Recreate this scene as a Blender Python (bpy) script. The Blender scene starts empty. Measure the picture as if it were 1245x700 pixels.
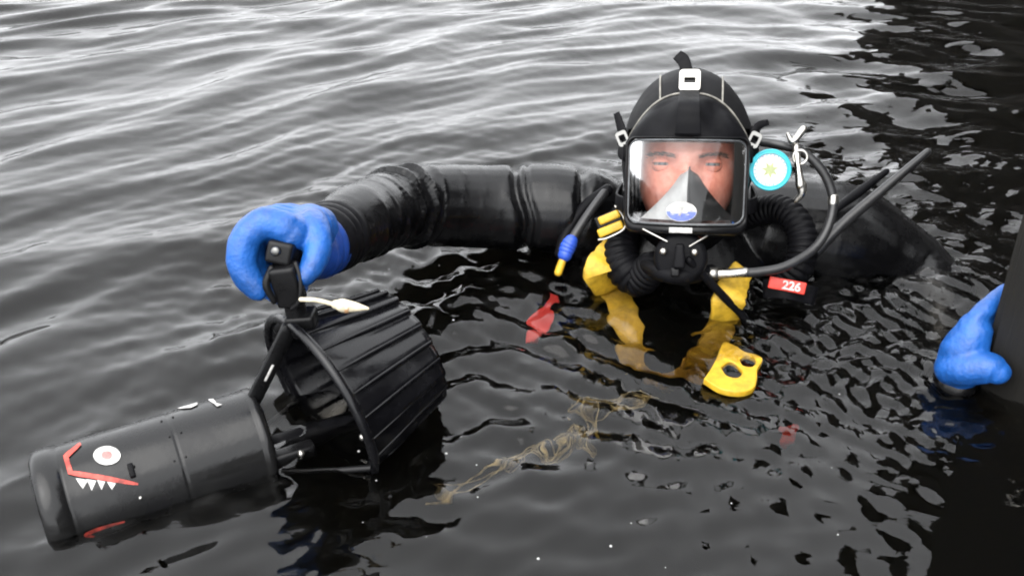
import bpy, bmesh, math, random
import numpy as np
from mathutils import Vector, Matrix
random.seed(4); RNG = np.random.default_rng(7)
R = math.radians
SC = bpy.context.scene
COL = SC.collection

# ------------------------------------------------------------------ camera
CAM_H, FPX, PITCH = 0.74, 1150.0, R(30)
cam = bpy.data.cameras.new('camera'); camo = bpy.data.objects.new('camera', cam); COL.objects.link(camo)
camo.location = (0, 0, CAM_H); camo.rotation_euler = (R(90) - PITCH, 0, 0)
cam.sensor_width = 36; cam.lens = 36 * FPX / 1245; cam.clip_start = 0.02; cam.clip_end = 2000
SC.camera = camo

# ------------------------------------------------------------------ sky, sun, exposure
SUN_EL, SUN_AZ = R(60), R(205)          # high behind a thick overcast, over the photographer's left shoulder
world = bpy.data.worlds.new('World'); SC.world = world; world.use_nodes = True
wn, wl = world.node_tree.nodes, world.node_tree.links
bg = wn['Background']
sky = wn.new('ShaderNodeTexSky'); sky.sky_type = 'NISHITA'; sky.sun_disc = False
sky.sun_elevation = SUN_EL; sky.sun_rotation = SUN_AZ; sky.air_density = 1.0; sky.dust_density = 4.0
hs = wn.new('ShaderNodeHueSaturation'); hs.inputs['Saturation'].default_value = 0.06
mixw = wn.new('ShaderNodeMix'); mixw.data_type = 'RGBA'; mixw.inputs['Factor'].default_value = 0.7
mixw.inputs[7].default_value = (9.0, 9.15, 9.4, 1)      # the even cloud layer
wl.new(sky.outputs[0], hs.inputs['Color']); wl.new(hs.outputs[0], mixw.inputs[6])
wl.new(mixw.outputs[2], bg.inputs['Color']); bg.inputs['Strength'].default_value = 0.13
sl = bpy.data.lights.new('sun', 'SUN'); sl.energy = 1.0; sl.angle = R(70); sl.color = (1, .97, .93)
so = bpy.data.objects.new('sun', sl); COL.objects.link(so)
sd = Vector((math.sin(SUN_AZ) * math.cos(SUN_EL), math.cos(SUN_AZ) * math.cos(SUN_EL), math.sin(SUN_EL)))
so.rotation_euler = sd.to_track_quat('Z', 'Y').to_euler(); so.location = sd * 20
SC.view_settings.view_transform = 'Standard'; SC.view_settings.look = 'None'
SC.view_settings.exposure = 1.55; SC.view_settings.gamma = 1
SC.view_settings.use_curve_mapping = False
SC.render.engine = 'CYCLES'
cy = SC.cycles
cy.use_denoising = True; cy.max_bounces = 10; cy.transmission_bounces = 8; cy.transparent_max_bounces = 12
cy.glossy_bounces = 5; cy.diffuse_bounces = 2; cy.volume_bounces = 1
cy.caustics_refractive = True; cy.caustics_reflective = True; cy.blur_glossy = 0.3
cy.sample_clamp_indirect = 6.0; cy.filter_width = 2.0

# ------------------------------------------------------------------ photograph geometry -> places in the world
cP, sP = math.cos(PITCH), math.sin(PITCH)
def ray(u, v):
    a, b = (u - 622.5) / FPX, (350 - v) / FPX
    return Vector((a, cP + b * sP, -sP + b * cP))
def WY(u, v, Y):
    r = ray(u, v); t = Y / r.y
    return Vector((0, 0, CAM_H)) + r * t
def WZ(u, v, Z=0.0):
    r = ray(u, v); t = (Z - CAM_H) / r.z
    return Vector((0, 0, CAM_H)) + r * t
def WU(u, v, d):                         # a point under the water at depth d, bent at the surface
    p = WZ(u, v, 0); r = ray(u, v).normalized()
    ci = -r.z; n = 1 / 1.333
    k = math.sqrt(1 - n * n * (1 - ci * ci))
    t = r * n + Vector((0, 0, n * ci - k))
    return p + t * (d / -t.z)

# ------------------------------------------------------------------ mesh helpers
def obj(name, me, mat=None, parent=None, smooth=True):
    o = bpy.data.objects.new(name, me); COL.objects.link(o)
    if mat is not None:
        for m in (mat if isinstance(mat, (list, tuple)) else [mat]): me.materials.append(m)
    if smooth and len(me.polygons):
        me.polygons.foreach_set('use_smooth', [True] * len(me.polygons))
    if parent is not None: o.parent = parent
    return o
def mesh(V, F):
    me = bpy.data.meshes.new('m'); me.from_pydata([tuple(v) for v in V], [], [tuple(f) for f in F]); me.update(); return me
def thing(name, label, cat, loc=(0, 0, 0), group=None):
    o = bpy.data.objects.new(name, None); COL.objects.link(o); o.location = loc; o.empty_display_size = .05
    return tag(o, label, cat, group)
def tag(o, label=None, cat=None, group=None, kind=None):
    if label: o['label'] = label
    if cat: o['category'] = cat
    if group: o['group'] = group
    if kind: o['kind'] = kind
    return o
def attach(parent, children):            # parts are modelled in world space under an Empty that may sit elsewhere
    for c in children:
        c.parent = parent
        c.matrix_parent_inverse = Matrix.Translation(-parent.location)
def crom(pts, n):                        # Catmull-Rom through rows of any width
    P = np.array([list(p) for p in pts], float)
    if len(P) < 3:
        t = np.linspace(0, 1, n + 1)[:, None]; return P[0] * (1 - t) + P[-1] * t
    Q = np.vstack([2 * P[0] - P[1], P, 2 * P[-1] - P[-2]])
    out = []
    for i in range(1, len(Q) - 2):
        for k in range(n):
            t = k / n; a, b, c, d = Q[i - 1], Q[i], Q[i + 1], Q[i + 2]
            out.append(.5 * ((2 * b) + (-a + c) * t + (2 * a - 5 * b + 4 * c - d) * t * t + (-a + 3 * b - 3 * c + d) * t ** 3))
    out.append(Q[-2]); return np.array(out)
def frames(P, up=None):
    T = np.gradient(P, axis=0); T /= np.linalg.norm(T, axis=1)[:, None] + 1e-12
    ref = np.array(up if up is not None else (0, 0, 1.0), float)
    if abs(T[0] @ ref) > .95: ref = np.array((1.0, 0, 0))
    N = np.zeros_like(P); n = ref - T[0] * (ref @ T[0]); n /= np.linalg.norm(n); N[0] = n
    for i in range(1, len(P)):
        n = N[i - 1] - T[i] * (N[i - 1] @ T[i]); N[i] = n / (np.linalg.norm(n) + 1e-12)
    return T, N, np.cross(T, N)
def tube_vf(pts, rad, n=6, seg=14, corr=0, amp=0.0, caps=True, flat=1.0, up=None, dome=True):
    """swept tube: pts world points, rad one radius or one for each point, flat squashes the normal axis"""
    if not hasattr(rad, '__len__'): rad = [rad] * len(pts)
    Q = crom([list(p) + [r] for p, r in zip(pts, rad)], n)
    P, r = Q[:, :3], Q[:, 3].copy()
    if corr:
        L = np.concatenate([[0], np.cumsum(np.linalg.norm(np.diff(P, axis=0), axis=1))])
        m = max(60, int(L[-1] * corr * 8)); s = np.linspace(0, L[-1], m)
        P = np.stack([np.interp(s, L, P[:, k]) for k in range(3)], 1); r = np.interp(s, L, r)
        r = r + amp * np.abs(np.sin(s * corr * math.pi)) ** .7
    T, N, B = frames(P, up)
    if caps and dome:
        e0, e1 = [], []
        for q in (.35, .7, .93):
            e0.append((P[0] - T[0] * r[0] * q * min(1, flat), r[0] * math.sqrt(1 - q * q), 0))
            e1.append((P[-1] + T[-1] * r[-1] * q * min(1, flat), r[-1] * math.sqrt(1 - q * q), -1))
        e0 = e0[::-1]
        P = np.vstack([[e[0] for e in e0], P, [e[0] for e in e1]])
        r = np.concatenate([[e[1] for e in e0], r, [e[1] for e in e1]])
        N = np.vstack([[N[0]] * 3, N, [N[-1]] * 3]); B = np.vstack([[B[0]] * 3, B, [B[-1]] * 3])
    A = np.linspace(0, 2 * math.pi, seg, endpoint=False)
    V = (P[:, None, :] + r[:, None, None] * (np.cos(A)[None, :, None] * N[:, None, :] * flat + np.sin(A)[None, :, None] * B[:, None, :])).reshape(-1, 3)
    F = []; m = len(P)
    for i in range(m - 1):
        for j in range(seg):
            a, b = i * seg + j, i * seg + (j + 1) % seg
            F.append((a, b, b + seg, a + seg))
    if caps:
        F.append(tuple(range(seg))[::-1]); F.append(tuple((m - 1) * seg + j for j in range(seg)))
    return V, F
def tube(name, pts, rad, mat, parent=None, **k):
    return obj(name, mesh(*tube_vf(pts, rad, **k)), mat, parent)
def ribbon(name, pts, width, thick, mat, up, parent=None, n=6, wob=0.0):
    """flat webbing: up is the face normal"""
    V, F = [], []
    Q = crom(pts, n); T = np.gradient(Q, axis=0); T /= np.linalg.norm(T, axis=1)[:, None]
    if not hasattr(width, '__len__'): width = [width] * len(pts)
    wd = np.interp(np.linspace(0, 1, len(Q)), np.linspace(0, 1, len(width)), width)
    for i, (p, t) in enumerate(zip(Q, T)):
        u = np.array(up, float); u -= t * (u @ t); u /= np.linalg.norm(u); s = np.cross(t, u)
        w = wd[i] * (1 + wob * math.sin(i * 1.7) * .5) / 2
        for a, b in ((-1, -.8), (-.93, -1), (.93, -1), (1, -.8), (1, .8), (.93, 1), (-.93, 1), (-1, .8)):
            V.append(p + s * a * w + u * b * thick / 2)
    m = len(Q)
    for i in range(m - 1):
        for j in range(8):
            a, b = i * 8 + j, i * 8 + (j + 1) % 8; F.append((a, b, b + 8, a + 8))
    F.append(tuple(range(8))[::-1]); F.append(tuple((m - 1) * 8 + j for j in range(8)))
    return obj(name, mesh(V, F), mat, parent)
def ell_vf(c, r, M=None, nu=32, nv=20):
    V, F = [], []
    for i in range(nv + 1):
        th = math.pi * i / nv
        for j in range(nu):
            ph = 2 * math.pi * j / nu
            V.append(Vector((r[0] * math.sin(th) * math.cos(ph), r[1] * math.sin(th) * math.sin(ph), r[2] * math.cos(th))))
    for i in range(nv):
        for j in range(nu):
            a, b = i * nu + j, i * nu + (j + 1) % nu; F.append((a, a + nu, b + nu, b))
    return [((M @ v) if M else v) + Vector(c) for v in V], F
def lathe(name, prof, mat, M=None, parent=None, seg=40, caps=True):
    """prof: (radius, height) about local Z"""
    V, F = [], []; m = len(prof); M = M or Matrix()
    for r, z in prof:
        for j in range(seg):
            a = 2 * math.pi * j / seg; V.append(M @ Vector((r * math.cos(a), r * math.sin(a), z)))
    for i in range(m - 1):
        for j in range(seg):
            a, b = i * seg + j, i * seg + (j + 1) % seg; F.append((a, b, b + seg, a + seg))
    if caps and prof[0][0] > 1e-6: F.append(tuple(range(seg))[::-1])
    if caps and prof[-1][0] > 1e-6: F.append(tuple((m - 1) * seg + j for j in range(seg)))
    return obj(name, mesh(V, F), mat, parent)
def bevel_box(name, size, M, mat, parent=None, bev=.003, segs=2, taper=1.0):
    bm = bmesh.new(); bmesh.ops.create_cube(bm, size=1)
    for v in bm.verts:
        k = taper if v.co.z > 0 else 1
        v.co = Vector((v.co.x * size[0] * k, v.co.y * size[1] * k, v.co.z * size[2]))
    bmesh.ops.bevel(bm, geom=list(bm.edges), offset=bev, segments=segs, affect='EDGES', profile=.6)
    bm.transform(M); me = bpy.data.meshes.new('m'); bm.to_mesh(me); bm.free()
    return obj(name, me, mat, parent)
def plate(name, loops, thick, M, mat, parent=None, bev=0.001):
    """flat outline with holes, extruded; loops in local XY, the first is the rim"""
    cu = bpy.data.curves.new('c', 'CURVE'); cu.dimensions = '2D'; cu.fill_mode = 'BOTH'
    cu.extrude = thick / 2; cu.bevel_depth = bev; cu.bevel_resolution = 2
    for lp in loops:
        s = cu.splines.new('POLY'); s.points.add(len(lp) - 1); s.use_cyclic_u = True
        for p, q in zip(s.points, lp): p.co = (q[0], q[1], 0, 1)
    t = bpy.data.objects.new('t', cu); COL.objects.link(t)
    dg = bpy.context.evaluated_depsgraph_get(); dg.update()
    me = bpy.data.meshes.new_from_object(t.evaluated_get(dg)); bpy.data.objects.remove(t); bpy.data.curves.remove(cu)
    me.transform(M); me.materials.clear()
    return obj(name, me, mat, parent, smooth=False)
def text_mesh(name, s, size, thick, M, mat, parent=None):
    cu = bpy.data.curves.new('c', 'FONT'); cu.body = s; cu.size = size; cu.extrude = thick; cu.align_x = 'CENTER'; cu.align_y = 'CENTER'; cu.offset = size * .03
    t = bpy.data.objects.new('t', cu); COL.objects.link(t)
    dg = bpy.context.evaluated_depsgraph_get(); dg.update()
    me = bpy.data.meshes.new_from_object(t.evaluated_get(dg)); bpy.data.objects.remove(t); bpy.data.curves.remove(cu)
    me.transform(M); me.materials.clear()
    return obj(name, me, mat, parent, smooth=False)
def fuse(parts, voxel, smooth_it=4, fac=.5):
    """many closed pieces -> one continuous skin"""
    V, F = [], []
    for v, f in parts:
        k = len(V); V += [tuple(p) for p in v]; F += [tuple(i + k for i in q) for q in f]
    me = mesh(V, F); t = bpy.data.objects.new('t', me); COL.objects.link(t)
    bm = bmesh.new(); bm.from_mesh(me); bmesh.ops.recalc_face_normals(bm, faces=bm.faces); bm.to_mesh(me); bm.free()
    m = t.modifiers.new('r', 'REMESH'); m.mode = 'VOXEL'; m.voxel_size = voxel
    s = t.modifiers.new('s', 'SMOOTH'); s.iterations = smooth_it; s.factor = fac
    dg = bpy.context.evaluated_depsgraph_get(); dg.update()
    out = bpy.data.meshes.new_from_object(t.evaluated_get(dg)); bpy.data.objects.remove(t)
    return out
def getV(me):
    a = np.empty(len(me.vertices) * 3); me.vertices.foreach_get('co', a); return a.reshape(-1, 3)
def getN(me):
    a = np.empty(len(me.vertices) * 3); me.vertices.foreach_get('normal', a); return a.reshape(-1, 3)
def setV(me, V):
    me.vertices.foreach_set('co', np.ascontiguousarray(V).ravel()); me.update()
def noise3(P, scale, seed=0, octaves=3):  # cheap smooth noise: sums of random sines
    r = np.random.default_rng(seed); out = np.zeros(len(P)); a = 1.0
    for o in range(octaves):
        for k in range(5):
            d = r.normal(size=3); d /= np.linalg.norm(d)
            out += a * np.sin(P @ d * scale * (2 ** o) * (0.7 + .6 * r.random()) + r.random() * 6.28)
        a *= .5
    return out / 4

# ------------------------------------------------------------------ materials
def mat(name, col, rough=.5, metal=0.0, spec=.5, var=0.0, vscale=30, bump=0.0, bscale=200, coat=0.0, rvar=0.0, col2=None, sheen=0.0, sss=0.0):
    m = bpy.data.materials.new(name); m.use_nodes = True
    N, L = m.node_tree.nodes, m.node_tree.links; b = N['Principled BSDF']
    b.inputs['Base Color'].default_value = (*col, 1); b.inputs['Roughness'].default_value = rough
    b.inputs['Metallic'].default_value = metal; b.inputs['Specular IOR Level'].default_value = spec
    b.inputs['Coat Weight'].default_value = coat; b.inputs['Coat Roughness'].default_value = .12
    if sheen: b.inputs['Sheen Weight'].default_value = sheen
    if sss:
        b.inputs['Subsurface Weight'].default_value = sss; b.inputs['Subsurface Radius'].default_value = (.012, .005, .003); b.inputs['Subsurface Scale'].default_value = 1
    tc = N.new('ShaderNodeTexCoord')
    if var or rvar:
        nz = N.new('ShaderNodeTexNoise'); nz.inputs['Scale'].default_value = vscale; nz.inputs['Detail'].default_value = 6; nz.inputs['Roughness'].default_value = .65
        L.new(tc.outputs['Object'], nz.inputs['Vector'])
        if var:
            mx = N.new('ShaderNodeMix'); mx.data_type = 'RGBA'
            c2 = col2 or tuple(c * (1 - var) for c in col)
            mx.inputs[6].default_value = (*c2, 1); mx.inputs[7].default_value = (*[min(1, c * (1 + var * .5)) for c in col], 1)
            rp = N.new('ShaderNodeMapRange'); rp.inputs[1].default_value = .35; rp.inputs[2].default_value = .65
            L.new(nz.outputs['Fac'], rp.inputs[0]); L.new(rp.outputs[0], mx.inputs[0]); L.new(mx.outputs[2], b.inputs['Base Color'])
        if rvar:
            rr = N.new('ShaderNodeMapRange'); rr.inputs[1].default_value = .35; rr.inputs[2].default_value = .65
            rr.inputs[3].default_value = max(.02, rough - rvar); rr.inputs[4].default_value = min(1, rough + rvar)
            L.new(nz.outputs['Fac'], rr.inputs[0]); L.new(rr.outputs[0], b.inputs['Roughness'])
    if bump:
        nb = N.new('ShaderNodeTexNoise'); nb.inputs['Scale'].default_value = bscale; nb.inputs['Detail'].default_value = 5
        bp = N.new('ShaderNodeBump'); bp.inputs['Strength'].default_value = bump; bp.inputs['Distance'].default_value = .002
        L.new(tc.outputs['Object'], nb.inputs['Vector']); L.new(nb.outputs['Fac'], bp.inputs['Height']); L.new(bp.outputs[0], b.inputs['Normal'])
    return m
M_SUIT = mat('drysuit_black', (.0035, .0035, .004), .26, spec=.30, var=.4, vscale=18, bump=.12, bscale=420, rvar=.12)
M_NEO = mat('neoprene_hood', (.007, .007, .008), .62, spec=.15, var=.4, vscale=25, bump=.35, bscale=700, rvar=.1)
M_RUB = mat('black_rubber', (.005, .005, .006), .45, spec=.08, var=.3, vscale=40, bump=.12, bscale=250, rvar=.1)
M_PLA = mat('black_plastic', (.006, .006, .0065), .32, spec=.2, var=.3, vscale=40, bump=.06, bscale=300, rvar=.08)
M_HULL = mat('scooter_hull', (.0035, .0035, .004), .24, spec=.34, var=.6, vscale=22, col2=(.009, .009, .009), bump=.08, bscale=160, rvar=.12)
M_SHR = mat('shroud_plastic', (.004, .004, .005), .24, spec=.36, var=.3, vscale=30, bump=.05, bscale=220, rvar=.1)
M_GLOVE = mat('blue_glove', (.007, .085, .34), .45, var=.38, vscale=30, bump=.6, bscale=190, rvar=.1, coat=.1)
M_GLOVE_D = mat('blue_cuff', (.006, .04, .22), .45, var=.3, vscale=45, bump=.2, bscale=260)
M_YEL = mat('yellow_webbing', (.52, .32, .02), .55, var=.35, vscale=60, bump=.4, bscale=500)
M_YPL = mat('yellow_plastic', (.56, .34, .02), .45, var=.25, vscale=60, bump=.1)
M_RED = mat('red_tag', (.62, .045, .03), .5, var=.25, vscale=50)
M_ORG = mat('red_paint', (.60, .065, .045), .5, var=.7, vscale=90)
M_WHT = mat('white_paint', (.56, .55, .53), .5, var=.5, vscale=90)
M_CREAM = mat('cream_cord', (.62, .55, .40), .6, var=.3, vscale=160, bump=.2)
M_LINE = mat('old_line', (.42, .36, .20), .7, var=.8, vscale=60, col2=(.05, .045, .03))
M_STEEL = mat('bright_steel', (.50, .485, .45), .33, metal=1, bump=.05, rvar=.1, vscale=60)
M_DKST = mat('dull_steel', (.16, .16, .155), .35, metal=1)
M_GREYH = mat('grey_hose', (.018, .018, .019), .36, var=.3, vscale=60, bump=.1)
M_TURQ = mat('turquoise_ring', (.02, .38, .46), .35, var=.2, vscale=60)
M_BLUEC = mat('blue_collar', (.02, .07, .42), .4, var=.2)
M_BLUL = mat('blue_print', (.10, .14, .48), .4, var=.3, vscale=200)
M_CUPREFL = mat('silicone_painted_reflection', (.30, .30, .295), .5, var=.15, vscale=60, bump=.1)  # reflection on the nose cup's left half, put into the base colour
M_BCUP = mat('black_silicone', (.008, .008, .008), .5, spec=.25, var=.2, bump=.1)
M_PIPE = mat('seam_piping', (.22, .21, .185), .6, var=.5, vscale=90)
M_BROW = mat('brow_hair', (.07, .05, .04), .7)
M_EYE = mat('eye_white', (.24, .19, .17), .2)
M_IRIS = mat('iris', (.02, .022, .025), .15)

def skin_mat():
    m = mat('skin', (.56, .235, .17), .42, var=.22, vscale=55, bump=.35, bscale=420, sss=.12, col2=(.48, .155, .105))
    return m
M_SKIN = skin_mat()

def wood_mat(name, c1, c2, rough=.7, axis='Z', stretch=12):
    m = bpy.data.materials.new(name); m.use_nodes = True
    N, L = m.node_tree.nodes, m.node_tree.links; b = N['Principled BSDF']
    tc = N.new('ShaderNodeTexCoord'); mp = N.new('ShaderNodeMapping')
    s = {'Z': (stretch, stretch, 1), 'Y': (stretch, 1, stretch), 'X': (1, stretch, stretch)}[axis]
    mp.inputs['Scale'].default_value = s
    nz = N.new('ShaderNodeTexNoise'); nz.inputs['Scale'].default_value = 5; nz.inputs['Detail'].default_value = 9; nz.inputs['Roughness'].default_value = .7
    n2 = N.new('ShaderNodeTexNoise'); n2.inputs['Scale'].default_value = 6; n2.inputs['Detail'].default_value = 6
    mx = N.new('ShaderNodeMix'); mx.data_type = 'RGBA'; mx.inputs[6].default_value = (*c1, 1); mx.inputs[7].default_value = (*c2, 1)
    mu = N.new('ShaderNodeMath'); mu.operation = 'MULTIPLY'
    bp = N.new('ShaderNodeBump'); bp.inputs['Strength'].default_value = .6; bp.inputs['Distance'].default_value = .006
    L.new(tc.outputs['Object'], mp.inputs[0]); L.new(mp.outputs[0], nz.inputs['Vector']); L.new(tc.outputs['Object'], n2.inputs['Vector'])
    L.new(nz.outputs[0], mu.inputs[0]); L.new(n2.outputs[0], mu.inputs[1])
    rp = N.new('ShaderNodeMapRange'); rp.inputs[1].default_value = .15; rp.inputs[2].default_value = .4
    L.new(mu.outputs[0], rp.inputs[0]); L.new(rp.outputs[0], mx.inputs[0]); L.new(mx.outputs[2], b.inputs['Base Color'])
    L.new(nz.outputs[0], bp.inputs['Height']); L.new(bp.outputs[0], b.inputs['Normal']); b.inputs['Roughness'].default_value = rough
    return m
M_POST = wood_mat('wet_tarred_timber', (.003, .0025, .0015), (.010, .008, .0045), .75)
M_PIER = wood_mat('old_pier_timber', (.005, .004, .003), (.022, .018, .014), .85)
M_PIERX = wood_mat('old_pier_boards', (.005, .004, .003), (.024, .020, .016), .85, axis='X')

def lens_mat():
    m = bpy.data.materials.new('clear_lens'); m.use_nodes = True
    N, L = m.node_tree.nodes, m.node_tree.links; N.remove(N['Principled BSDF']); out = N['Material Output']
    tr = N.new('ShaderNodeBsdfTransparent'); tr.inputs[0].default_value = (.98, .985, .985, 1)
    gl = N.new('ShaderNodeBsdfGlossy'); gl.inputs['Roughness'].default_value = .06
    df = N.new('ShaderNodeBsdfDiffuse'); df.inputs[0].default_value = (.6, .6, .6, 1)
    fr = N.new('ShaderNodeFresnel'); fr.inputs[0].default_value = 1.5
    tc = N.new('ShaderNodeTexCoord'); nz = N.new('ShaderNodeTexNoise'); nz.inputs['Scale'].default_value = 40; nz.inputs['Detail'].default_value = 7
    rp = N.new('ShaderNodeMapRange'); rp.inputs[1].default_value = .5; rp.inputs[2].default_value = .8; rp.inputs[3].default_value = .0; rp.inputs[4].default_value = .07
    L.new(tc.outputs['Object'], nz.inputs['Vector']); L.new(nz.outputs[0], rp.inputs[0])
    m1 = N.new('ShaderNodeMixShader'); m2 = N.new('ShaderNodeMixShader')
    L.new(rp.outputs[0], m1.inputs[0]); L.new(tr.outputs[0], m1.inputs[1]); L.new(df.outputs[0], m1.inputs[2])   # water film and smears
    L.new(fr.outputs[0], m2.inputs[0]); L.new(m1.outputs[0], m2.inputs[1]); L.new(gl.outputs[0], m2.inputs[2])
    L.new(m2.outputs[0], out.inputs['Surface']); return m
M_LENS = lens_mat()

def water_mat():
    m = bpy.data.materials.new('lake_water'); m.use_nodes = True
    N, L = m.node_tree.nodes, m.node_tree.links; b = N['Principled BSDF']; out = N['Material Output']
    b.inputs['Base Color'].default_value = (1, 1, 1, 1); b.inputs['Transmission Weight'].default_value = 1
    b.inputs['IOR'].default_value = 1.333; b.inputs['Roughness'].default_value = 0.015
    tc = N.new('ShaderNodeTexCoord')
    mp = N.new('ShaderNodeMapping'); mp.inputs['Rotation'].default_value = (0, 0, R(-32)); mp.inputs['Scale'].default_value = (.55, 1.3, 1)
    nz = N.new('ShaderNodeTexNoise'); nz.inputs['Scale'].default_value = 26; nz.inputs['Detail'].default_value = 3; nz.inputs['Roughness'].default_value = .5; nz.inputs['Distortion'].default_value = .6
    bp = N.new('ShaderNodeBump'); bp.inputs['Strength'].default_value = .25; bp.inputs['Distance'].default_value = .002
    L.new(tc.outputs['Object'], mp.inputs[0]); L.new(mp.outputs[0], nz.inputs['Vector']); L.new(nz.outputs[0], bp.inputs['Height']); L.new(bp.outputs[0], b.inputs['Normal'])
    ab = N.new('ShaderNodeVolumeAbsorption'); ab.inputs['Color'].default_value = (.50, .42, .26, 1); ab.inputs['Density'].default_value = 12
    sc = N.new('ShaderNodeVolumeScatter'); sc.inputs['Color'].default_value = (.86, .93, .93, 1); sc.inputs['Density'].default_value = 0.22; sc.inputs['Anisotropy'].default_value = .3
    ad = N.new('ShaderNodeAddShader'); L.new(ab.outputs[0], ad.inputs[0]); L.new(sc.outputs[0], ad.inputs[1]); L.new(ad.outputs[0], out.inputs['Volume'])
    return m
M_WATER = water_mat()
M_BED = mat('lake_mud', (.05, .045, .03), .9, var=.4, vscale=3)

# ------------------------------------------------------------------ water
def axis(lo_fine, hi_fine, d0, hi_mid, d1, far, grow, lo_mid, far_lo):
    a = list(np.arange(lo_fine, hi_fine, d0)); x = a[-1]; d = d0
    while x < hi_mid: d = d0 + (d1 - d0) * (x - hi_fine) / (hi_mid - hi_fine); x += max(d, d0); a.append(x)
    while x < far: d *= grow; x += d; a.append(x)
    b = []; x = lo_fine; d = d0
    while x > lo_mid: d = d0 + (d1 - d0) * (lo_fine - x) / (lo_fine - lo_mid + 1e-9); x -= max(d, d0); b.append(x)
    while x > far_lo: d *= grow; x -= d; b.append(x)
    return np.array(b[::-1] + a)
xs = axis(-.72, .78, .006, 2.3, .015, 420, 1.09, -2.2, -420)
ys = axis(.66, 1.65, .006, 4.2, .015, 420, 1.09, .55, -420)
def wave_height(X, Y):
    r = np.random.default_rng(21)
    H = np.zeros_like(X)
    near = np.exp(-(((X - .25) / .62) ** 2 + ((Y - 1.25) / .50) ** 2))          # churned round the diver
    low = 1 / (1 + np.exp((Y - 1.00 + .12 * (X + .1)) / .10))                    # slick close to the landing
    low = low / (1 + np.exp(-(X + .38) / .07))
    left = 1 / (1 + np.exp((X - .1) / .35))
    right = 1 / (1 + np.exp(-(X - .52 - .12 * (Y - 1)) / .10))
    far = np.clip((np.hypot(X, Y) - 4.2) / 4, 0, 1)
    env = (1 - .70 * low)
    warp = .05 * np.sin(X * 2.3 + Y * 1.1 + 1) + .04 * np.sin(X * 4.1 - Y * 3.3) + .02 * np.sin(X * 9 + Y * 6.1 + 2)
    # wind waves: long, slightly curved crests
    for i in range(22):
        lam = .095 * (1.075 ** i) * (0.95 + .1 * r.random())
        cx, cy_ = 1.55 + r.normal() * .8, -.5 + r.normal() * .8
        d = np.hypot(X - cx, Y - cy_) + warp * r.uniform(.4, 1.2)
        ph = 2 * math.pi * d / lam + r.random() * 6.28 + .9 * np.sin(X * r.uniform(1, 4) + Y * r.uniform(1, 4) + r.random() * 6)
        slope = .054 * (1 - .45 * near)
        a = slope * lam / (2 * math.pi)
        gmod = np.clip(.45 + .7 * np.sin(X * r.uniform(1, 3) - Y * r.uniform(1, 3) + r.random() * 6), 0, 1.2)
        H += a * env * gmod * (np.sin(ph) - .28 * np.cos(2 * ph)) * (.8 + .35 * left)
    # short chop in all directions
    for i in range(44):
        lam = r.uniform(.020, .080); th = r.uniform(0, math.pi)
        k = 2 * math.pi / lam
        ph = k * (X * math.cos(th) + Y * math.sin(th)) + 1.6 * np.sin(X * r.uniform(2, 9) + r.random() * 6) + 1.6 * np.sin(Y * r.uniform(2, 9) + r.random() * 6) + r.random() * 6
        patch = np.clip(np.sin(X * r.uniform(2, 6) + Y * r.uniform(-3, 3) + r.random() * 6) + np.sin(Y * r.uniform(2, 6) + r.random() * 6), 0, 2) * .7
        a = .075 * lam / (2 * math.pi)
        H += a * np.sin(ph) * patch * ((.05 + .05 * (1 - left)) + 1.9 * near + .10 * (1 - low) + .9 * right * (lam < .042) / (1 + np.exp((Y - 1.55) / .15)) / (1 + np.exp(-(Y - .90) / .04))) * (1 - far)
    # steeper crossing waves off the pier on the right
    rf = 1 / (1 + np.exp(-(X - .55 - .10 * Y) / .16)) * (1 - low)
    for i in range(18):
        lam = r.uniform(.10, .30); th = r.uniform(-.2, 1.9)
        ph = 2 * math.pi / lam * (X * math.cos(th) + Y * math.sin(th)) + 1.8 * np.sin(X * r.uniform(1, 6) + r.random() * 6) + 1.8 * np.sin(Y * r.uniform(1, 6) + r.random() * 6)
        H += .055 * lam / (2 * math.pi) * np.sin(ph) * rf * np.clip(.5 + np.sin(X * r.uniform(1, 4) + Y * r.uniform(1, 4) + r.random() * 6), 0, 1.5)
    # rings leaving the body, the arm, the scooter and the post
    for (cx, cy_, lam, sl, reach) in ((.50, 1.0, .026, .16, .16), (.56, .92, .022, .16, .12), (.40, 1.12, .024, .12, .14), (.27, 1.30, .05, .08, .34), (.60, 1.06, .024, .15, .20), (.66, 1.26, .032, .12, .24), (-.30, .90, .045, .05, .20), (-.05, 1.40, .04, .06, .25), (.31, 1.06, .03, .10, .16), (.45, 1.2, .03, .10, .2), (-.2, 1.05, .035, .06, .18), (.1, 1.15, .038, .07, .22)):
        d = np.hypot(X - cx, Y - cy_)
        H += 1.6 * sl * lam / (2 * math.pi) * np.sin(2 * math.pi * d / lam + 1.8 * np.sin(X * 9 + cy_ * 7) + 1.5 * np.sin(Y * 11 + cx * 5)) * np.exp(-(d / reach) ** 2)
    # the film that climbs the sleeve and the scooter where they break the surface
    def climb(x0, y0, r0, x1, y1, r1, amp):
        nonlocal H
        dx, dy = x1 - x0, y1 - y0; t_ = np.clip(((X - x0) * dx + (Y - y0) * dy) / (dx * dx + dy * dy), 0, 1)
        d = np.hypot(X - x0 - t_ * dx, Y - y0 - t_ * dy) - (r0 + (r1 - r0) * t_)
        H = H + amp * np.exp(-np.abs(d) / .009) * (.7 + .3 * np.sin(X * 70 + 2 * np.sin(Y * 50)))
    a_ = [(WY(690, 256, 1.43), .076), (WY(600, 252, 1.42), .069), (WY(530, 250, 1.38), .066)]
    for (p_, r_), (q_, w_) in zip(a_[:-1], a_[1:]):
        f_ = lambda c, rr: math.sqrt(max(rr * rr - c.z * c.z, 1e-5))
        climb(p_.x, p_.y, f_(p_, r_), q_.x, q_.y, f_(q_, w_), .0050)
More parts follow.
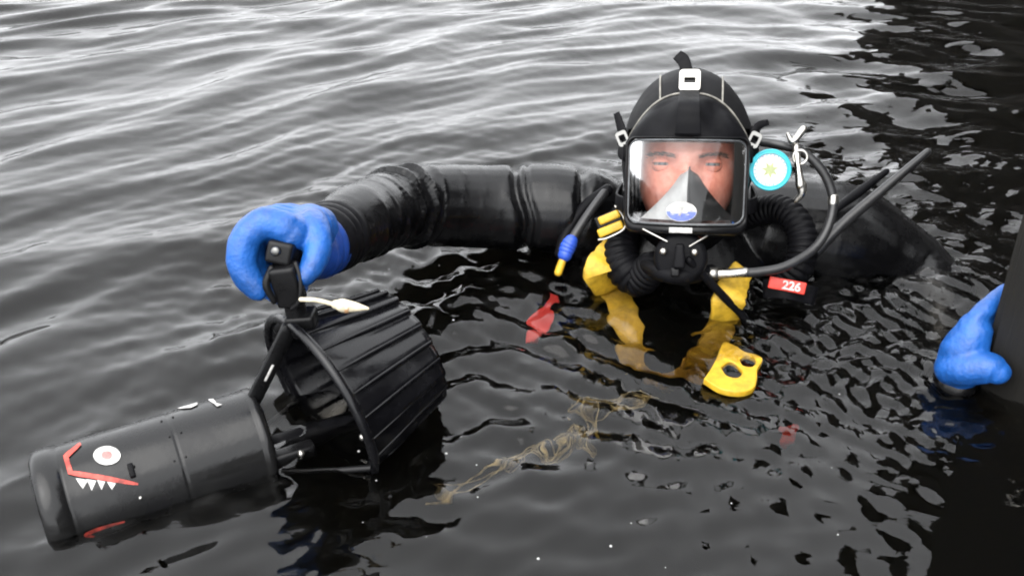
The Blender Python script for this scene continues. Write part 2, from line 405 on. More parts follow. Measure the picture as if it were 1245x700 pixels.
    p_, q_ = WZ(52, 618, 0), WZ(316, 534, 0); climb(p_.x, p_.y, .0635, q_.x, q_.y, .0635, .0035)
    climb(.43, 1.42, .085, .62, 1.385, .075, .0045)
    H *= 1 - .75 / (1 + np.exp((Y - .90) / .04)) / (1 + np.exp(-(X - .42) / .05))      # lee of the post
    return H * (1 - far)
X, Y = np.meshgrid(xs, ys)
Z = wave_height(X, Y)
nx, ny = len(xs), len(ys)
V = np.stack([X, Y, Z], -1).reshape(-1, 3)
idx = np.arange(nx * ny).reshape(ny, nx)
F = np.stack([idx[:-1, :-1], idx[:-1, 1:], idx[1:, 1:], idx[1:, :-1]], -1).reshape(-1, 4)
wm = bpy.data.meshes.new('water')
wm.vertices.add(len(V)); wm.vertices.foreach_set('co', V.astype(np.float32).ravel())
wm.loops.add(F.size); wm.loops.foreach_set('vertex_index', F.astype(np.int32).ravel())
wm.polygons.add(len(F)); wm.polygons.foreach_set('loop_start', np.arange(0, F.size, 4, dtype=np.int32)); wm.polygons.foreach_set('loop_total', np.full(len(F), 4, dtype=np.int32))
wm.update(calc_edges=True)
tag(obj('water', wm, M_WATER), 'dark rippled lake water reflecting a grey overcast sky', None, kind='structure')
def wz(x, y): return float(wave_height(np.array([x]), np.array([y]))[0])
bed = mesh([(-430, -430, -2.6), (430, -430, -2.6), (430, 430, -2.6), (-430, 430, -2.6)], [(0, 1, 2, 3)])
tag(obj('lake_bed', bed, M_BED), 'dark muddy bottom far below the surface', None, kind='structure')

# ------------------------------------------------------------------ landing post at the right edge
A0 = WZ(1180, 465); B0 = WZ(1245, 495)
fd = (B0 - A0).normalized(); bd = Vector((-fd.y, fd.x, 0))        # along the near face, along the hidden face
PW = .30
t = thing('mooring_post', 'thick dark tarred square timber post rising at the right edge', 'post', (A0 + (fd + bd) * PW / 2))
rotm = Matrix((( fd.x, bd.x, 0), (fd.y, bd.y, 0), (0, 0, 1))).to_4x4()
cpost = A0 + (fd + bd) * PW / 2
bm = bmesh.new(); bmesh.ops.create_cube(bm, size=1)
bmesh.ops.scale(bm, vec=(PW, PW, 3.9), verts=bm.verts)
bmesh.ops.subdivide_edges(bm, edges=[e for e in bm.edges if abs(e.verts[0].co.z - e.verts[1].co.z) > .1], cuts=30)
bmesh.ops.bevel(bm, geom=[e for e in bm.edges if abs(e.verts[0].co.z - e.verts[1].co.z) > .05 and abs(e.verts[0].co.x) > .14 and abs(e.verts[0].co.y) > .14], offset=.012, segments=3, affect='EDGES')
for v in bm.verts: v.co.x += .003 * math.sin(v.co.z * 7 + v.co.y * 20); v.co.y += .003 * math.sin(v.co.z * 9 + v.co.x * 17)
bm.transform(Matrix.Translation((cpost.x, cpost.y, -.6)) @ rotm)
me = bpy.data.meshes.new('m'); bm.to_mesh(me); bm.free()
kids = [obj('timber', me, M_POST)]
for zz, k in ((.135, .10), (.75, .1), (.75, .2)):
    p = A0 + fd * k - bd * .002 + Vector((0, 0, zz))
    q = (-bd).to_track_quat('Z', 'Y').to_matrix().to_4x4()
    kids.append(lathe('bolt', [(.0, .008), (.006, .008), (.010, .005), (.010, 0), (.017, 0), (.017, -.004)][::-1], M_STEEL if zz < .2 else M_PIER, Matrix.Translation(p) @ q @ Matrix.Scale(.5 if zz < .2 else 1, 4), seg=16))
attach(t, kids)

# the landing stage the post carries: beside and behind the photographer
t = thing('landing_stage', 'low dark timber landing stage beside the post, just outside the picture', 'landing stage', (1.2, 0, 0))
kids = []
for i in range(14):
    kids.append(bevel_box('deck_plank', (1.9, .148, .04), Matrix.Translation((1.78 + .01 * (i % 3), -.92 + i * .155 - .36, .60 + .003 * (i % 2))), M_PIERX, None, .005, 1))
for i in range(3):
    kids.append(bevel_box('fascia_board', (.045, 2.3, .165), Matrix.Translation((.86 + .006 * (i % 2), -.27, .10 + i * .18)), M_PIER, None, .005, 1))
for y_ in (-1.25, -.3, .65):
    kids.append(lathe('pile', [(0, -2.6), (.09, -2.6), (.085, .56), (0, .56)], M_PIER, Matrix.Translation((1.02, y_, 0)), seg=14))
attach(t, kids)

# the pier that this post belongs to, up out of the frame; only its dark mirror image shows at the top right
p0, p1 = Vector((2.05, 5.4, 0)), Vector((3.35, 2.6, 0))
pd = (p1 - p0).normalized(); pn = Vector((-pd.y, pd.x, 0)); L_ = 7.0
if pn.x < 0: pn = -pn
t = thing('timber_pier', 'dark timber pier standing off to the right, seen as reflection in water', 'pier', p0)
kids = []
def ob_box(name, c, size, mat_):
    return bevel_box(name, size, Matrix.Translation(c) @ Matrix(((pd.x, pn.x, 0), (pd.y, pn.y, 0), (0, 0, 1))).to_4x4(), mat_, None, .006, 1)
for i in range(7):
    kids.append(ob_box('fascia_board', p0 + pd * L_ / 2 + pn * (.02 + .012 * (i % 2)) + Vector((0, 0, .14 + i * .215)), (L_ + .1 * (i % 3), .05, .2), M_PIERX))
for i in range(9):
    for s in (-.06, 1.9):
        kids.append(lathe('pile', [(.0, -2.6), (.11, -2.6), (.1, .6), (.095, 1.5 + .5 * (s < 0)), (.07, 1.56 + .5 * (s < 0)), (.0, 1.56 + .5 * (s < 0))], M_PIER, Matrix.Translation(p0 + pd * (.15 + i * L_ / 8) + pn * s), seg=14))
for i in range(44):
    kids.append(ob_box('deck_plank', p0 + pd * (.08 + i * .16) + pn * 1.0 + Vector((0, 0, 1.6 + .004 * (i % 3))), (.148, 1.95, .045), M_PIER))
attach(t, kids); kids = []
bh = thing('boat_shed', 'tall dark timber boat shed standing on the pier, seen as reflection in water', 'shed', p0 + pd * .5 + pn * .3)
bk_ = []
for i in range(40):
    hgt = 1.9 + .004 * (i % 5)
    bk_.append(ob_box('wall_board', p0 + pd * (.50 + i * .152) + pn * (.36 + .008 * (i % 2)) + Vector((0, 0, 1.63 + hgt / 2)), (.146, .03, hgt), M_PIER))
bk_.append(ob_box('roof', p0 + pd * 3.5 + pn * 1.1 + Vector((0, 0, 3.62)), (6.4, 1.9, .12), M_PIER))
bk_.append(ob_box('end_wall', p0 + pd * .44 + pn * 1.1 + Vector((0, 0, 2.6)), (.04, 1.46, 1.88), M_PIER))
attach(bh, bk_)
for s in (.25, 1.6): kids.append(ob_box('stringer', p0 + pd * L_ / 2 + pn * s + Vector((0, 0, 1.48)), (L_, .12, .18), M_PIERX))
attach(t, kids)

# ------------------------------------------------------------------ the diver
HC = WY(835, 200, 1.34)                          # centre of the head
ff = (Vector((0, 0, CAM_H)) - HC).normalized()   # looks into the lens
fr_ = (Matrix.Rotation(R(3.5), 3, ff) @ Vector((0, 0, 1)).cross(ff)).normalized(); fu = ff.cross(fr_)
MH = Matrix(((fr_.x, -ff.x, fu.x, HC.x), (fr_.y, -ff.y, fu.y, HC.y), (fr_.z, -ff.z, fu.z, HC.z), (0, 0, 0, 1)))   # local: x image right, y away, z up
HD = (HC - Vector((0, 0, CAM_H))).length
def HL(u, v, y=0.0):                             # head-local place of a pixel on the plane y
    k = (HD + y) / HD / (FPX / HD * 1.0)
    c = math.hypot(1, (350 - 200) / FPX, (835 - 622.5) / FPX)
    s = HD / FPX / c * 1.0 * (1 + y / HD) * 1.0
    return Vector(((u - 835) * s * c * 1.0 / 1.0, y, (200 - v) * s * c))
def HW(u, v, y=0.0): return MH @ HL(u, v, y)
person = thing('person', 'diver in black drysuit, hood and blue gloves, chest deep in water', 'person', (HC.x, HC.y, 0))

def head_vf():
    V, F = ell_vf((0, 0, 0), (1, 1, 1), None, 96, 72)
    out = []
    for d in V:
        x, y, z = d.x * .077, d.y * .100 + .0, d.z * .125
        y += .012
        if d.z < 0: x *= 1 - .22 * d.z * d.z; 
        f = max(0, -d.y) ** .5
        g = lambda cx, cz, sx, sz: math.exp(-((x - cx) / sx) ** 2 - ((z - cz) / sz) ** 2)
        dy = 0
        for s in (-1, 1):
            dy += .015 * g(s * .035, .0005, .0165, .0095)          # sockets
            dy -= .008 * g(s * .032, .0155, .022, .006)            # brow ridge
            dy -= .0055 * g(s * .036, .0055, .013, .0022)          # upper lid
            dy -= .0045 * g(s * .036, -.0075, .013, .0022)         # lower lid
            dy -= .007 * g(s * .045, -.033, .02, .018)             # cheek
            dy += .003 * g(s * .024, -.022, .006, .02)
        dy -= .012 * g(0, -.012, .008, .018) + .024 * g(0, -.036, .012, .014) + .010 * g(0, -.044, .019, .007)
        dy -= .006 * g(0, -.072, .022, .005) + .006 * g(0, -.083, .02, .005) - .004 * g(0, -.0775, .024, .0025)
        dy -= .010 * g(0, -.107, .022, .014)
        out.append(MH @ Vector((x, y + dy * f, z)))
    return out, F
parts = [head_vf()]
neck0, neck1 = MH @ Vector((0, .035, -.06)), Vector((HC.x + .005, HC.y + .075, .02))
parts.append(tube_vf([neck0, (neck0 + neck1) / 2, neck1], [.062, .064, .08], n=6, seg=28))
TX, TY = HC.x + .01, HC.y + .085
def ring_torso(levels):
    V, F = [], []; sg = 40
    for (z, hx, hy, ox, oy) in levels:
        for j in range(sg):
            a = 2 * math.pi * j / sg; c, s = math.cos(a), math.sin(a)
            V.append((TX + ox + hx * math.copysign(abs(c) ** .8, c), TY + oy + hy * math.copysign(abs(s) ** .8, s), z))
    for i in range(len(levels) - 1):
        for j in range(sg):
            a, b = i * sg + j, i * sg + (j + 1) % sg; F.append((a, b, b + sg, a + sg))
    F.append(tuple(range(sg))[::-1]); F.append(tuple((len(levels) - 1) * sg + j for j in range(sg)))
    return V, F
parts.append(ring_torso([(-.72, .13, .11, 0, .1), (-.60, .175, .13, 0, .08), (-.45, .165, .125, 0, .05), (-.30, .175, .13, 0, .03), (-.15, .195, .135, 0, .01), (-.05, .2, .13, 0, 0), (.01, .17, .11, 0, 0), (.05, .12, .09, 0, 0), (.07, .08, .07, 0, -.01)]))
# arm towards the scooter
shR, elR = Vector((TX - .145, TY + .02, .035)), WY(492, 252, 1.33)
armR = [shR, WY(690, 256, 1.43), WY(600, 252, 1.42), WY(530, 250, 1.38), elR, WY(450, 264, 1.21), WY(412, 285, 1.11), WY(386, 299, 1.045)]
parts.append(tube_vf(armR, [.085, .076, .069, .066, .060, .052, .043, .036], n=8, seg=28))
# the other arm dips under and comes up at the post
shL = Vector((TX + .16, TY + .0, .03))
HANDL = WY(1152, 425, 1.075)
nf0 = -bd
armL = [shL, WY(1015, 294, 1.42), WY(1065, 320, 1.41), WY(1108, 347, 1.385), Vector((.672, 1.29, -.065)), Vector((.645, 1.19, -.085)), Vector((.615, 1.12, -.07)), A0 - fd * .014 + nf0 * .012 + Vector((0, 0, -.006))]
parts.append(tube_vf(armL, [.09, .100, .092, .078, .062, .048, .036, .029], n=8, seg=28))
for s in (-1, 1):
    parts.append(tube_vf([(TX + s * .085, TY + .1, -.66), (TX + s * .12, TY + .02, -1.05), (TX + s * .13, TY + .16, -1.42), (TX + s * .14, TY + .12, -1.52)], [.1, .078, .055, .05], n=6, seg=20))
bme = fuse(parts, .0034, 4, .5)
Vb = getV(bme); Nb = getN(bme)
iM = np.array(MH.inverted()); Lh = np.c_[Vb, np.ones(len(Vb))] @ iM.T
isface = (Lh[:, 1] < -.005) & (Lh[:, 2] > -.13) & (np.abs(Lh[:, 0]) < .085)
disp = np.zeros(len(Vb))
# folds in the sleeves: slanting rings, strong at elbow and forearm
def sleeve(path, strength, seed):
    global disp
    A = crom(path, 14); Ls = np.concatenate([[0], np.cumsum(np.linalg.norm(np.diff(A, axis=0), axis=1))])
    best = np.full(len(Vb), 9.0); arc = np.zeros(len(Vb))
    for a, l in zip(A, Ls):
        d = ((Vb - a) ** 2).sum(1); m = d < best; best[m] = d[m]; arc[m] = l
    near = np.clip(1 - (np.sqrt(best) - .085) / .03, 0, 1) * (~isface)
    w = np.interp(arc, [k * Ls[-1] for k, _ in strength], [s for _, s in strength])
    ph = arc * 2 * math.pi / .042 + 3.0 * noise3(Vb, 11, seed, 2) + Vb[:, 2] * 30 + Vb[:, 1] * 14
    f = (1 - np.abs(np.sin(ph / 2))) ** 2.2 * 2.4 - .5
    disp += near * w * (f * (.35 + .5 * np.clip(noise3(Vb, 16, seed + 4, 1), -.6, 1)) + .9 * noise3(Vb, 30, seed + 1, 3))
sleeve(armR, [(0, .003), (.12, .002), (.22, .0010), (.35, .0006), (.45, .0012), (.54, .0100), (.68, .0065), (.85, .0055), (1, .002)], 3)
sleeve(armL, [(0, .0012), (.3, .0008), (.5, .0016), (1, .002)], 9)
for (u_, v_, y_, w_, dp_, sl_) in ((634, 250, 1.42, .007, .012, .1), (648, 250, 1.42, .004, .005, .1), (700, 250, 1.43, .009, .014, -.25)):
    c_ = WY(u_, v_, y_); disp -= dp_ * np.exp(-(((Vb[:, 0] - c_.x) + sl_ * (Vb[:, 2] - c_.z) + .004 * np.sin(Vb[:, 2] * 60)) / w_) ** 2) * (np.abs(Vb[:, 1] - c_.y) < .1) * (Vb[:, 2] > -.1) * (Vb[:, 0] < .2)
disp += (~isface) * .0010 * noise3(Vb, 22, 5, 3)
setV(bme, Vb + Nb * disp[:, None])
mi = np.zeros(len(bme.polygons), dtype=np.int32)
pc = np.empty(len(bme.polygons) * 3); bme.polygons.foreach_get('center', pc); pc = pc.reshape(-1, 3)
lp = np.c_[pc, np.ones(len(pc))] @ iM.T
mi[(lp[:, 1] < .01) & (lp[:, 2] > -.125) & (lp[:, 2] < .14) & (np.abs(lp[:, 0]) < .085)] = 1
body = obj('body', bme, [M_SUIT, M_SKIN]); bme.polygons.foreach_set('material_index', mi)
kids = [body]
# eyes and brows
for s in (-1, 1):
    c = Vector((s * .0350, -.0640, .0005))
    v, f = ell_vf((0, 0, 0), (.0125, .0125, .0125), None, 24, 16)
    eye = obj('eye', mesh([MH @ (p + c) for p in v], f), M_EYE)
    iris = lathe('iris', [(0, .0128), (.003, .0128), (.0056, .0120), (.0058, .0112)][::-1], M_IRIS, MH @ Matrix.Translation(c + Vector((0, 0, -.001))) @ Matrix.Rotation(R(90), 4, 'X'), seg=20)
    attach(person, [eye]); iris.parent = eye
    for lo, hi in ((9, 95), (-95, -9)):                      # squinting lids
        V, F = [], []; nu_, nv_ = 18, 8
        for i in range(nv_ + 1):
            el = R(lo + (hi - lo) * i / nv_)
            for j in range(nu_ + 1):
                az = R(-100 + 200 * j / nu_); rr_ = .0142 + .0006 * (i == 0)
                e2 = el * (1 - .25 * (abs(az) / 1.75) ** 2 * (i < 2))
                V.append(MH @ (c + Vector((rr_ * 1.12 * math.cos(e2) * math.sin(az), -rr_ * math.cos(e2) * math.cos(az), rr_ * math.sin(e2)))))
        for i in range(nv_):
            for j in range(nu_):
                a = i * (nu_ + 1) + j; F.append((a, a + 1, a + nu_ + 2, a + nu_ + 1))
        obj('eyelid', mesh(V, F), M_SKIN, eye)
    V, F = [], []
    for k in range(120):
        tt = k / 119; x0 = s * (.016 + .040 * tt); z0 = .0115 + .006 * math.sin(tt * 2.4) - .004 * tt + random.uniform(-.0028, .0022)
        y0 = -.0925 + .018 * tt * tt - random.uniform(0, .0015)
        dx, dz = s * random.uniform(.003, .007), random.uniform(-.0005, .003)
        b = len(V); V += [MH @ Vector((x0, y0, z0 - .0006)), MH @ Vector((x0, y0 - .0012, z0 + .0006)), MH @ Vector((x0 + dx, y0 - .001, z0 + dz))]; F.append((b, b + 1, b + 2))
    attach(person, [obj('eyebrow', mesh(V, F), M_BROW)])

# hood
hr = (.1005, .118, .1365); hc = Vector((0, .018, .010))
hv, hf = ell_vf((0, 0, 0), hr, None, 72, 48)
hv = [MH @ (p + hc) for p in hv]
hn0, hn1 = MH @ Vector((0, .04, -.05)), Vector((TX, TY - .012, .065))
hme = fuse([(hv, hf), tube_vf([hn0, (hn0 + hn1) / 2, hn1], [.082, .083, .098], n=6, seg=32)], .004, 5, .5)
bm = bmesh.new(); bm.from_mesh(hme); iMh = MH.inverted()
kill = []
for f in bm.faces:
    p = iMh @ f.calc_center_median()
    if p.y < -.022 and -.115 < p.z < .052 and abs(p.x) < .093: kill.append(f)
bmesh.ops.delete(bm, geom=kill, context='FACES'); bm.to_mesh(hme); bm.free()
hv_ = getV(hme); setV(hme, hv_ + getN(hme) * (noise3(hv_, 35, 8, 3) * .0012)[:, None])
hood = obj('hood', hme, M_NEO); kids.append(hood)
def on_hood(x, z, k=1.0):                      # front surface of the hood at head-local x, z
    q = 1 - (x / (hr[0] * k)) ** 2 - ((z - hc.z) / (hr[2] * k)) ** 2
    return Vector((x, hc.y - hr[1] * k * math.sqrt(max(q, 0.0)), z))
for x0, bend in ((-.041, -.003), (.047, .001)):
    pts = [MH @ on_hood(x0 + bend * i / 6, .088 + .044 * i / 6, 1.008) for i in range(7)]
    sm = tube('seam', pts, .0014, M_PIPE, None, n=3, seg=8); sm.parent = hood
attach(person, kids)

# gloves ---------------------------------------------------------------
# right hand (left in the picture): closed round the scooter's handle, bar pointing at the camera
GC = WY(346, 306, .945)                         # centre of the grip
ax_y = Vector((.08, 1, -.36)).normalized()      # along the bar, away from the viewer
ax_x = Vector((1, .05, 0)).normalized(); ax_z = ax_x.cross(ax_y)
def G(a, r, d, ox=0, oz=0):                     # polar place around the bar: a degrees from +x to up, d along the bar
    return GC + ax_x * (r * math.cos(R(a)) + ox) + ax_z * (r * math.sin(R(a)) + oz) + ax_y * d
gp = []
gp.append(tube_vf([G(70, .021, .004), G(75, .022, .045), G(50, .024, .085)], [.021, .024, .025], n=5, seg=20))     # back of the hand
gp.append(tube_vf([G(115, .026, .010), G(108, .025, .05), G(75, .024, .085)], [.020, .021, .024], n=5, seg=20))
for kk, (d, ex, r0) in enumerate(((-.004, 0, .0165), (.024, 10, .0160), (.050, 16, .0152), (.074, 14, .0138))):
    a = [88, 120, 152, 184, 212 + ex, 232 + ex * 2]; rr = [.028, .038, .042, .045, .049, .051 + ex * .0003]
    gp.append(tube_vf([G(p, q, d + .004 * math.sin(p / 40)) for p, q in zip(a, rr)], [r0 * 1.15, r0 * 1.15, r0 * 1.1, r0 * 1.06, r0 * 1.0, r0 * .86], n=5, seg=16))
gp.append(tube_vf([G(62, .026, .05), G(38, .034, .022), G(6, .036, .004), G(-25, .036, -.008), G(-46, .037, -.012)], [.025, .0205, .0165, .0145, .0120], n=5, seg=16))   # thumb
wr = WY(383, 300, 1.04)
gp.append(tube_vf([G(60, .022, .07), (G(60, .022, .085) + wr) / 2, wr], [.028, .031, .036], n=5, seg=24))
gme = fuse(gp, .0022, 3, .5)
gv = getV(gme); setV(gme, gv + getN(gme) * (noise3(gv, 120, 2, 3) * .0010)[:, None])
gloveR = tag(obj('glove', gme, M_GLOVE), 'bright blue glove gripping the black handle')
cuffp = [wr + Vector((-.004, -.012, .002)), wr, WY(392, 295, 1.065)]
cuff = tube('cuff', cuffp, [.0375, .0405, .0415], M_GLOVE_D, None, n=6, seg=32, corr=90, amp=.0018)
wrist = tube('wrist_seal', [WY(392, 295, 1.06), WY(400, 290, 1.08), WY(408, 286, 1.10)], [.0425, .044, .0455], M_RUB, None, n=6, seg=32, corr=70, amp=.002)
attach(person, [gloveR]); cuff.parent = gloveR; wrist.parent = gloveR
# left hand (right in the picture): fingers behind the corner of the post, thumb on its face
nf = -bd                                        # outward from the near face
nb = -fd                                        # outward from the hidden face
EC = A0 - (fd + bd) * .0                        # the corner edge
def E_(along_f, out_f, along_b, z): return EC + fd * along_f + nf * out_f + bd * along_b + Vector((0, 0, z))
gp = []
pal = [E_(-.014, .012, 0, .008), E_(-.014, .014, 0, .024), E_(-.014, .012, 0, .052), E_(-.014, .006, .004, .076)]
gp.append(tube_vf(pal, [.026, .030, .029, .023], n=6, seg=22))
for kk, (z, r0) in enumerate(((.108, .0112), (.088, .0118), (.066, .0116), (.046, .0106))):
    gp.append(tube_vf([E_(-.016, .012, 0, z - .03), E_(-.014, .006, .012, z - .012), E_(-.012, .0, .032, z), E_(-.011, 0, .055, z + .004), E_(-.010, 0, .072, z + .006)], [r0 * 1.3, r0 * 1.15, r0 * 1.06, r0, r0 * .85], n=5, seg=14))
gp.append(tube_vf([E_(-.018, .026, 0, .026), E_(-.002, .030, 0, .036), E_(.014, .026, 0, .044), E_(.027, .0205, 0, .046), E_(.034, .019, 0, .044)], [.024, .0225, .0215, .0200, .0165], n=6, seg=18))
gme = fuse(gp, .0022, 3, .5)
gv = getV(gme); setV(gme, gv + getN(gme) * (noise3(gv, 120, 6, 3) * .0011)[:, None])
gloveL = tag(obj('glove', gme, M_GLOVE), 'blue glove holding on to the dark post')
attach(person, [gloveL])

# ------------------------------------------------------------------ full face mask
mask = thing('full_face_mask', 'black full face diving mask with wide clear window over the face', 'diving mask', HC)
mk = []
LW, ZT, ZB = .0835, .0350, -.0850               # half width, top and bottom of the window
def lens_y(x, z=0): return -.131 + .040 * (abs(x) / LW) ** 2.4 + .004 * ((z + .025) / .06) ** 2
def rrect(hw, zt, zb, rad, n=10):
    out = []
    for (cx, cz, a0) in ((hw - rad, zt - rad, 0), (-hw + rad, zt - rad, 90), (-hw + rad * 1.2, zb + rad * 1.2, 180), (hw - rad * 1.2, zb + rad * 1.2, 270)):
        q = rad if a0 < 180 else rad * 1.2
        for k in range(n + 1):
            a = R(a0 + 90 * k / n); out.append((cx + q * math.cos(a), cz + q * math.sin(a)))
    # densify the straights
    res = []
    for i, p in enumerate(out):
        q = out[(i + 1) % len(out)]; d = math.hypot(q[0] - p[0], q[1] - p[1]); m = max(1, int(d / .006))
        for k in range(m): res.append((p[0] + (q[0] - p[0]) * k / m, p[1] + (q[1] - p[1]) * k / m))
    return res
out1 = rrect(LW, ZT, ZB, .013)
# window pane: grid of the outline shrunk to the middle
V, F = [], []; n1 = len(out1); cxz = (0, (ZT + ZB) / 2); rings = 12
for k in range(rings + 1):
    q = k / rings
    for (x, z) in out1:
        xx, zz = cxz[0] + (x - cxz[0]) * q, cxz[1] + (z - cxz[1]) * q
        V.append(MH @ Vector((xx, lens_y(xx, zz), zz)))
for k in range(rings):
    for j in range(n1):
        a, b = k * n1 + j, k * n1 + (j + 1) % n1; F.append((a, b, b + n1, a + n1))
mk.append(obj('lens', mesh(V, F), M_LENS))
M_RIM = mat('clear_rim', (.09, .095, .10), .25, var=.4, vscale=60)
rimp = [MH @ Vector((x * .975, lens_y(x, z) - .0015, cxz[1] + (z - cxz[1]) * .975)) for x, z in out1]
def closed_tube(name, pts, r, m, seg=8):
    P = np.array([list(p) for p in pts]); n = len(P); T = np.roll(P, -1, 0) - np.roll(P, 1, 0); T /= np.linalg.norm(T, axis=1)[:, None]
    c = P.mean(0); V, F = [], []
    for i in range(n):
        a = P[i] - c; a -= T[i] * (a @ T[i]); a /= np.linalg.norm(a); b = np.cross(T[i], a)
        for j in range(seg):
            w = 2 * math.pi * j / seg; V.append(P[i] + r * (math.cos(w) * a + math.sin(w) * b))
    for i in range(n):
        for j in range(seg):
            a_, b_ = i * seg + j, i * seg + (j + 1) % seg; c_, d_ = ((i + 1) % n) * seg + j, ((i + 1) % n) * seg + (j + 1) % seg
            F.append((a_, b_, d_, c_))
    return obj(name, mesh(V, F), m)
mk.append(closed_tube('lens_rim', rimp, .0017, M_RIM))
# frame: from the window edge out and back to the hood
rows = []
def scaled(k_w, dzt, dzb, back, inner=False):
    r_ = []
    for (x, z) in out1:
        q = (z - ZB) / (ZT - ZB)
        zz = z + dzb * (1 - q) + dzt * q
        r_.append(MH @ Vector((x * k_w, lens_y(x, z) + back, zz)))
    return r_
rows = [scaled(.995, 0, 0, .030), scaled(1.0, .000, 0, .004), scaled(1.015, .002, -.003, -.003), scaled(1.035, .003, -.011, -.002), scaled(1.055, .004, -.014, .010), scaled(1.07, .005, -.017, .035), scaled(1.06, .008, -.020, .066)]
V = [p for r_ in rows for p in r_]; F = []
for k in range(len(rows) - 1):
    for j in range(n1):
        a, b = k * n1 + j, k * n1 + (j + 1) % n1; F.append((a, b, b + n1, a + n1))
frame = obj('frame', mesh(V, F), M_PLA); mk.append(frame)
# inner skirt walls between window and cheeks
rows = [scaled(.985, -.002, .002, .004), scaled(.96, -.004, .004, .03), scaled(.90, -.004, .006, .055)]
V = [p for r_ in rows for p in r_]; F = []
for k in range(2):
    for j in range(n1):
        a, b = k * n1 + j, k * n1 + (j + 1) % n1; F.append((a, b, b + n1, a + n1))
mk.append(obj('inner_skirt', mesh(V, F), mat('grey_skirt', (.10, .10, .105), .5, var=.4, vscale=50)))
# forehead skirt
V, F = [], []; nw, nt = 44, 14
for i in range(nt + 1):
    q = i / nt
    for j in range(nw + 1):
        s = -1 + 2 * j / nw
        xb, zb_ = s * LW * 1.06, ZT + .004 - .016 * abs(s) ** 6
        pb = Vector((xb, lens_y(min(LW, max(-LW, xb)), zb_) + .004, zb_))
        xt = s * .090; zt_ = .100 - .072 * abs(s) ** 2.6
        pt = on_hood(xt, zt_, 1.03)
        p = pb.lerp(pt, q)
        bul = math.sin(math.pi * q) * (.016 - .010 * math.exp(-((abs(s) - .42) / .22) ** 2) * (1 if q < .8 else .6)) * (1 - .5 * s * s)
        p += Vector((0, -bul, bul * .6))
        V.append(MH @ p)
for i in range(nt):
    for j in range(nw):
        a = i * (nw + 1) + j; F.append((a, a + 1, a + nw + 2, a + nw + 1))
skirt = obj('forehead_skirt', mesh(V, F), M_RUB); mk.append(skirt)
edge = [MH @ (on_hood(s * .0905, .1012 - .072 * abs(s) ** 2.6, 1.035)) for s in np.linspace(-1, 1, 30)]
ed = tube('skirt_edge', edge, .0015, M_PIPE, None, n=2, seg=8); ed.parent = skirt
# centre strap and its buckle
up_l = MH.to_3x3() @ Vector((0, -1, .3))
def HS(x, z, k): return MH @ on_hood(x, z, k)
mk.append(ribbon('centre_strap', [MH @ Vector((0, -.132, .040)), MH @ Vector((0, -.134, .062)), MH @ Vector((0, -.127, .083)), HS(0, .104, 1.075), HS(0, .125, 1.05), HS(-.002, .1365, 1.04)], [.036, .032, .030, .027, .024, .022], .005, M_RUB, up_l))
mk.append(ribbon('strap_end', [HS(-.004, .128, 1.06), MH @ Vector((-.009, -.050, .147)), MH @ Vector((-.014, -.046, .153)), MH @ Vector((-.020, -.044, .158))], [.018, .018, .018, .016], .003, M_RUB, up_l))
bp_ = HL(835, 101, 0)
def rect_loop(w, h, r, n=5):
    o = []
    for cx, cy_, a0 in ((w / 2 - r, h / 2 - r, 0), (-w / 2 + r, h / 2 - r, 90), (-w / 2 + r, -h / 2 + r, 180), (w / 2 - r, -h / 2 + r, 270)):
        for k in range(n + 1):
            a = R(a0 + 90 * k / n); o.append((cx + r * math.cos(a), cy_ + r * math.sin(a)))
    return o
MBK = MH @ Matrix.Translation((0.0, on_hood(0, .118, 1.09).y - .002, .1185)) @ Matrix.Rotation(R(90 - 28), 4, 'X')
bk = plate('buckle', [rect_loop(.0285, .034, .005), rect_loop(.0175, .011, .002)[::-1]], .003, MBK, M_STEEL, None, .0012)
mk.append(bk)
for s in (-1, 1):
    q = bevel_box('buckle_lug', (.0085, .008, .004), MBK @ Matrix.Translation((s * .0056, -.0235, 0)), M_STEEL, None, .001); q.parent = bk
bb = bevel_box('buckle_bar', (.017, .005, .003), MBK @ Matrix.Translation((0, .0, -.002)), M_PLA, None, .0008); bb.parent = bk
# side straps with clips and loose ends
for s in (-1, 1):
    mk.append(ribbon('side_strap', [MH @ Vector((s * .089, -.075, .015)), MH @ Vector((s * .1, -.03, .022)), MH @ Vector((s * .102, .03, .03)), MH @ Vector((s * .08, .09, .04))], .024, .004, M_RUB, MH.to_3x3() @ Vector((s, -.3, 0))))
    mk.append(ribbon('lower_strap', [MH @ Vector((s * .088, -.075, -.06)), MH @ Vector((s * .102, -.04, -.055)), MH @ Vector((s * .1, .03, -.04))], .022, .004, M_RUB, MH.to_3x3() @ Vector((s, -.3, 0))))
    mk.append(plate('strap_clip', [rect_loop(.016, .022, .004), rect_loop(.010, .012, .002)[::-1]], .002, MH @ Matrix.Translation((s * .094, -.066, .036)) @ Matrix.Rotation(R(s * 25), 4, 'Y') @ Matrix.Rotation(R(80), 4, 'X') , M_DKST, None, .0008))
    mk.append(ribbon('strap_tail', [MH @ Vector((s * .092, -.06, .036)), MH @ Vector((s * .098, -.055, .055)), MH @ Vector((s * (.105 if s < 0 else .113), -.05, .074 if s < 0 else .062))], [.013, .013, .009], .003, M_RUB, MH.to_3x3() @ Vector((s * .3, -1, 0))))
